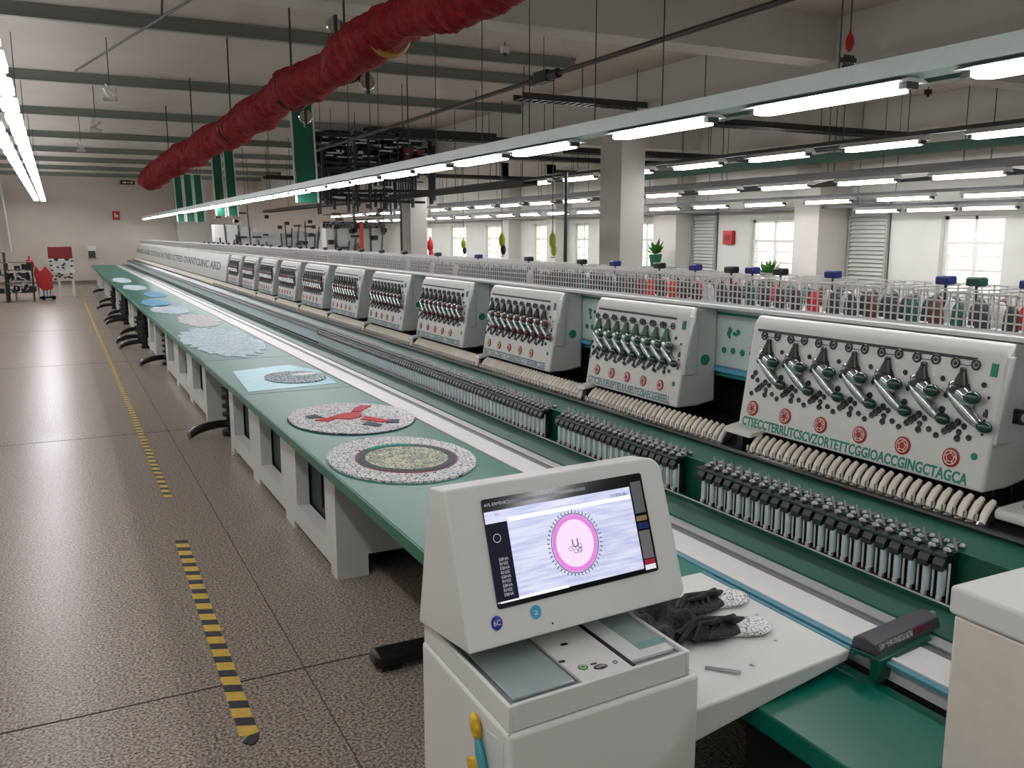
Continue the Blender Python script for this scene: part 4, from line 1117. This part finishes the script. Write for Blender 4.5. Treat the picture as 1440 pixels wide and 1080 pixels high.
rackunit(-1.45,-.75,32,32.8,1.25,'lower dark equipment rack beside the red machine',2)
t=empty('red_cart',(-.35,33,0),'red cart like machine on black wheels before the back wall','cart')
build('cart_shell',MB().prism([(-.62,.45),(-.72,.85),(-.66,1.12),(-.56,.95),(-.46,.98),(-.38,1.12),(-.2,.85),(-.2,.35),(-.48,.3)],32.7,33.1),REDP,t,.03)
build('cart_head',MB().sph((-.82,32.9,1.15),.14,(1,1,1.3),12,8).cyl((-.82,32.9,1.25),(-.82,32.9,1.42),.03,n=8),REDP,t)
build('cart_base',MB().box(-.6,-.15,32.7,33.1,.05,.12).cyl((-.5,32.7,.07),(-.5,32.78,.07),.07,n=12).cyl((-.2,32.7,.07),(-.2,32.78,.07),.07,n=12),BLACK,t)
build('cart_legs',MB().box(-.5,-.45,32.72,32.76,.1,.45).box(-.4,-.36,32.72,32.76,.1,.4).box(-.3,-.27,32.72,32.76,.1,.4),mat('steel_blue',(90,96,130),.4),t)
t=empty('sewing_station',(.2,34,0),'white machine station with a dark red lid near the back wall','machine')
build('station_lid',MB().box(-.28,.46,34.0,34.06,1.3,1.7),mat('dark_red_panel',(112,8,20),.4),t,.02)
build('station_body',MB().box(-.25,.45,33.8,34.3,.9,1.28).box(-.3,.5,33.7,34.3,.8,.9),WHITE2,t,.01)
b=MB()
for x in (-.25,.0,.42): b.box(x-.04,x+.04,33.75,33.83,0,.8)
build('station_legs',b,WHITE2,t)
b=MB(); rd=random.Random(5)
for k in range(26): x=rd.uniform(-.25,.4); z=rd.uniform(.55,1.3); b.box(x,x+.08,33.66,33.7,z,z+.05)
build('station_fittings',b,DARK,t)
tag(build('low_bench',MB().box(-1.3,-.6,32.9,33.3,.42,.48).box(-1.3,-1.25,32.9,33.3,0,.42).box(-.65,-.6,32.9,33.3,0,.42),WHITE2),'low white bench between the dark rack and the red cart','bench')
tag(build('wall_pipe',MB().tube([(-1.72,YB-.3,1.4),(-1.78,YB-.3,2.4),(-1.9,YB-.3,4.2)],.05,n=8),ALUW),'thin grey pipe rising at the far left against the back wall','pipe')

# ------------------------------------------------------------------ pipework cluster and other clutter beyond the machine
t=empty('pipe_scaffold',(7.2,22,2.4),'dense dark pipework and cable scaffold hanging beyond the green banner','pipework')
rd=random.Random(11)
b=MB()
for k in range(60):
    x=rd.uniform(5.6,8.4); y=rd.uniform(20.5,23.5); b.cyl((x,y,rd.uniform(2.6,3.1)),(x,y,rd.uniform(3.8,ZH)),rd.choice((.02,.03,.045)),n=6)
build('upright_pipes',b,DARK,t)
b=MB()
for k in range(34):
    z=rd.uniform(2.9,4.55); y=rd.uniform(20.5,23); b.cyl((5.2+rd.uniform(0,.6),y,z),(8.3,y,z+rd.uniform(-.05,.05)),rd.choice((.02,.035,.05)),n=6)
build('cross_pipes',b,STEEL,t)
b=MB()
for k in range(90):
    x=rd.uniform(5.4,8.2);z=rd.uniform(3.6,4.55); b.box(x,x+rd.uniform(.06,.35),21.0,21.3,z,z+rd.uniform(.04,.16))
build('backing_boxes',b,BLACK,t,smooth=False)  # black boxes filling out the dense dark cluster
b=MB()
for k in range(46):
    x=rd.uniform(5.4,8.0);z=rd.uniform(2.9,4.5); b.box(x,x+rd.uniform(.1,.5),20.9,20.95,z,z+.03)
build('pale_trays',b,ALUW,t,smooth=False)
b=MB()
for k in range(6):
    x=rd.uniform(7.6,8.2);z=rd.uniform(3.7,4.1); b.box(x,x+.15,20.88,20.98,z,z+.12)
build('red_valves',b,mat('dull_red',(110,30,26),.5),t,smooth=False)
def tray(x0,x1,y0,y1,z,label,m=None,lattice=True):
    t=empty('cable_tray',((x0+x1)/2,(y0+y1)/2,z),label,'cable tray')
    m=m or STEEL
    if x1-x0>y1-y0:
        b=MB().box(x0,x1,y0,y0+.02,z,z+.09).box(x0,x1,y1-.02,y1,z,z+.09)
        n=int((x1-x0)/.12)
        for k in range(n): b.box(x0+k*.12,x0+k*.12+.03,y0,y1,z,z+.02)
    else:
        b=MB().box(x0,x0+.02,y0,y1,z,z+.09).box(x1-.02,x1,y0,y1,z,z+.09)
        n=int((y1-y0)/.14)
        for k in range(n): b.box(x0,x1,y0+k*.14,y0+k*.14+.03,z,z+.02)
    build('tray_rungs',b,m,t,smooth=False)
    h=MB()
    if x1-x0>y1-y0:
        for x in (x0+.1,(x0+x1)/2,x1-.1): h.cyl((x,(y0+y1)/2,z+.05),(x,(y0+y1)/2,ZH),.008,n=5)
    else:
        k=y0+.3
        while k<y1: h.cyl(((x0+x1)/2,k,z+.05),((x0+x1)/2,k,ZH),.008,n=5); k+=3
    build('tray_hanger',h,WIRE,t)
tray(6.2,8.4,11.9,12.2,4.05,'lattice cable tray between the dark pipe joint and the tall column')
tray(9.2,13.5,11.0,11.35,3.75,'dark cable tray crossing the ceiling right of the tall column')
tray(9.2,14.8,15.5,15.9,3.7,'dark cable tray crossing above the louvres',DARK)
tray(10.2,10.6,9.5,30,3.35,'long dark cable tray running between the light rows',DARK)
tray(12.2,12.5,5.5,30,3.1,'long grey cable tray above the lower light rows')
tray(5.6,8.4,17.3,17.6,4.1,'dark cable tray crossing behind the short steel beam',DARK)
tray(5.2,8.4,25.0,25.4,3.6,'dark cable tray far behind the pipe scaffold',DARK)
tray(5.6,6.0,18.5,36,3.2,'grey cable tray running away beyond the pipe scaffold',STEEL)
tray(7.3,7.6,14,36,2.95,'grey cable tray running just above the machine rack',DARK)
tray(9.3,14.8,19.5,19.9,3.9,'dark cable tray far across the right bays',DARK)
tray(5.4,8.4,14.9,15.2,3.75,'dark cable tray just behind the first dark hangers',DARK)
tray(9.2,14.8,24.5,25.0,3.75,'dark cable tray farthest across the right bays',DARK)
tray(13.6,13.9,7,33,3.05,'dark cable tray closest to the window wall',DARK)
# green duct beams at right
def gbeam(x,y0,y1,z,label):
    t=tag(build('green_trunking',MB().box(x-.09,x+.09,y0,y1,z,z+.14).box(x-.005,x+.005,y0+.5,y0+.51,z+.14,ZH).box(x-.005,x+.005,y1-.5,y1-.49,z+.14,ZH),mat('green_grey_trunking',(52,92,80),.5),smooth=False),label,'trunking')
gbeam(11.9,6.0,17.5,3.32,'green trunking running between the right hand light rows')
gbeam(7.2,4.2,9.5,3.45,'grey green trunking high at the right edge behind the light rail')
# white draped air hose above right rows
pts=[(12.6,6.2+.5*k,3.12+.05*math.sin(k*1.3)) for k in range(18)]
tag(build('air_hose',MB().tube(pts,[.07+.015*math.sin(k*2.1) for k in range(18)],n=12),mat('white_plastic_hose',(196,198,192),.5)),'wavy pale plastic hose lying above the right hand lights','hose')
# hoist with red hook
def hoist(x,y,z,label,m,zt_=ZC,s=1.0,second=None):
    t=empty('hanging_hoist',(x,y,z),label,'hoist')
    build('hoist_wire',MB().cyl((x,y,z+.1*s),(x,y,zt_),.008,n=5),WIRE,t)
    build('hoist_body',MB().sph((x,y,z),.1*s,(.6,.6,1.25),14,10).cyl((x,y,z+.08*s),(x,y,z+.17*s),.03*s,.012*s,10),m,t)
    if second:
        build('hoist_lower',MB().sph((x+.02,y-.01,z-.16*s),.085*s,(.6,.6,1.2),12,8).torus((x,y,z-.28*s),.03*s,.01*s,Matrix.Identity(4)),second,t)
    return t
def atpx_y(px,py,Y):
    import math as mm
    F=1250.;P=mm.atan2(210,F);YW=mm.atan2(642,mm.hypot(F,210))
    x=(px-720)/F;y=-(py-540)/F; cp,sp=mm.cos(P),mm.sin(P); f=cp+y*sp;u=-sp+y*cp;r=x
    cy,sy=mm.cos(YW),mm.sin(YW); X=r*cy+f*sy; YY=-r*sy+f*cy; k=Y/YY
    return X*k,Y,2.1+u*k
YG=mat('lime_plastic',(150,168,30),.5)
x,y,z=atpx_y(1195,60,7.0); t=hoist(x,y,z,'red hook block with steel fittings hanging from the ceiling at right',REDP,s=.75)
b=MB()
for k in range(5): b.cyl((x-.06+.03*k,y,z-.12),(x-.07+.035*k,y,z-.27),.01,n=6)
b.box(x-.09,x+.08,y-.03,y+.03,z-.2,z-.15).torus((x-.03,y,z-.24),.04,.01,Matrix.Translation((0,0,0)))
build('hoist_fittings',b,STEEL,t)
for (px,py,Y,m,s2,l,s) in ((605,345,24,REDP,REDP,'red pendant handle hanging before the far windows',1.5),(652,343,21,YG,DARK,'small lime pendant handle hanging at a window edge',1.0),(706,338,16,YG,DARK,'long lime and black pendant hanging before a window',1.1),(777,338,13,YG,YG,'yellow green pendant hoist hanging before a bright window',1.0)):
    x,y,z=atpx_y(px,py,Y); hoist(x,y,z,l,m,s=s,second=s2)
# thin vertical dark pipes
for (px,Y,l) in ((795,14.0,'thin dark vertical pipe left of the tall column'),(565,22,'thin dark vertical pipe left of the far windows')):
    x,y,z=atpx_y(px,350,Y); tag(build('vertical_pipe',MB().cyl((x,y,0),(x,y,3.2),.035,n=8).cyl((x-.2,y,3.2),(x+.2,y,3.2),.03,n=8),STEEL),l,'pipe')
# machinery beyond rack at left centre
rd=random.Random(21)
for (px,Y,w,h,l,sd) in ((500,20,1.3,1.0,'grey machine head with red lever standing beyond the wire rack',3),(400,27,2.2,.9,'pale machine frame with black fittings beyond the wire rack',4),(330,25,1.0,1.2,'cluster of small white valves and tubes by the middle banner',5)):
    x,y,z=atpx_y(px,345,Y); t=empty('machine_frame',(x,y,0),l,'machine')
    build('frame_body',MB().box(x-w/2,x+w/2,y+.12,y+.5,0,1.7+h*.55),WHITE2,t,.02)
    b=MB()
    for k in range(10):
        a=x+rd.uniform(-w/2,w/2); c=rd.uniform(1.7,1.7+h); b.cyl((a,y+.1,1.6),(a+rd.uniform(-.1,.1),y+.1,c+.1),.02,n=6)
    for k in range(6):
        a=x+rd.uniform(-w/2,w/2*.6); c=rd.uniform(1.75,1.7+h*.9); b.box(a,a+rd.uniform(.1,.35),y+.05,y+.12,c,c+.05)
    build('frame_rods',b,STEEL,t)
    b=MB()
    for k in range(9):
        a=x+rd.uniform(-w/2,w/2); c=rd.uniform(1.8,1.7+h); b.box(a,a+.12,y,y+.1,c,c+.1)
    build('frame_boxes',b,BLACK if sd!=5 else ALUW,t,smooth=False)
    if sd==3: build('red_lever',MB().box(x+.1,x+.18,y-.05,y,1.75,2.4),mat('orange_red',(210,70,40),.5),t)
x,y,z=atpx_y(510,325,20)
tag(build('display_board',MB().box(x-.75,x+.75,y+.6,y+.66,z-.08,z+.22).box(x-.02,x+.02,y+.6,y+.64,z+.2,ZC),stitch_mat('board_marks',(26,28,32),(170,174,176),14,.04)),'dark information board hanging beyond the machine rack','board')
# tall column boards, plants at windows
def plant(px,py,X,l):
    # stand on a green cabinet beyond the rack, X fixed
    import math as mm
    x0,y0,z0=atpx_y(px,py,10); k=X/x0; Y=10*k; z=2.1+(z0-2.1)*k
    c=empty('potted_plant',(X,Y,z-.3),l,'plant')
    build('plant_pot',MB().lathe([(.12,z-.42),(.17,z-.12),(.18,z-.1)],14,Matrix.Translation((X,Y,0))),mat('pot_green',(30,90,60),.5),c)
    b=MB(); r=random.Random(int(px))
    for q in range(40):
        a=r.uniform(0,2*PI); e=r.uniform(.2,1.3); L=r.uniform(.2,.5)
        d=Vector((math.cos(a)*math.cos(e),math.sin(a)*math.cos(e),math.sin(e)))*L; s=Vector((-math.sin(a),math.cos(a),0))*.06; o=Vector((X,Y,z-.1))
        b.add([o,o+d*.5+s,o+d,o+d*.5-s],[(0,1,2,3)])
    build('plant_leaves',b,mat('leaf_green',(52,110,30),.5,noise=.3),c,smooth=False)
    tag(build('green_cabinet',MB().box(X-.3,X+.3,Y-.5,Y+.5,0,z-.42),mat('cabinet_green',(40,110,86),.5)),'green cabinet carrying the plant, %s'%('before the wide window by the tall column' if px<1000 else 'before the second bright window'),'cabinet')
plant(922,352,13.8,'potted green plant before the wide window by the tall column')
plant(1080,385,13.8,'small potted green plant before the second bright window')
# small ceiling bits
for i,(px,py) in enumerate(((710,72),(950,108),(1037,90),(1313,22),(1305,131),(1275,147))):
    import math as mm
    x,y,z=atpx_y(px,py,8.0)
    k=(ZC-.12-2.1)/(z-2.1); x*=k;y*=k;z=2.1+(z-2.1)*k
    t=empty('ceiling_hook',(x,y,z),['small white camera like box on the ceiling right of the duct','hanging cord with a round end below the ceiling','tiny dark hook on the ceiling beam, left of the red hook block','small dark hook under the ceiling at upper right','dark round ceiling speaker above the right light row','dark square ceiling box above the right light row'][i],'ceiling fitting')
    build('hook_plate',MB().box(x-.05,x+.05,y-.04,y+.04,z-.02,z+.06),(WHITE2 if i==0 else DARK),t)
    build('hook_stem',MB().cyl((x,y,z+.05),(x,y,ZH),.008,n=5).sph((x,y,z-.04),.03,(1,1,1),8,6),STEEL,t)

# ------------------------------------------------------------------ world, camera, view
w=bpy.data.worlds.new('World'); S.world=w; w.use_nodes=True
bg=w.node_tree.nodes['Background']; bg.inputs['Color'].default_value=(1,.98,.95,1); bg.inputs['Strength'].default_value=1.5
cam=bpy.data.cameras.new('Camera'); co=bpy.data.objects.new('Camera',cam); link(co)
F=1250.0
cam.sensor_width=36; cam.lens=F/1440*36; cam.clip_start=.05; cam.clip_end=200
P=math.atan2(210,F); YAW=math.atan2(642,math.hypot(F,210))
co.location=(0,0,2.1); co.rotation_euler=(PI/2-P,0,-YAW)
S.camera=co
S.view_settings.view_transform='Standard'; S.view_settings.look='None'; S.view_settings.gamma=1; S.view_settings.use_curve_mapping=False
S.view_settings.exposure=0.85
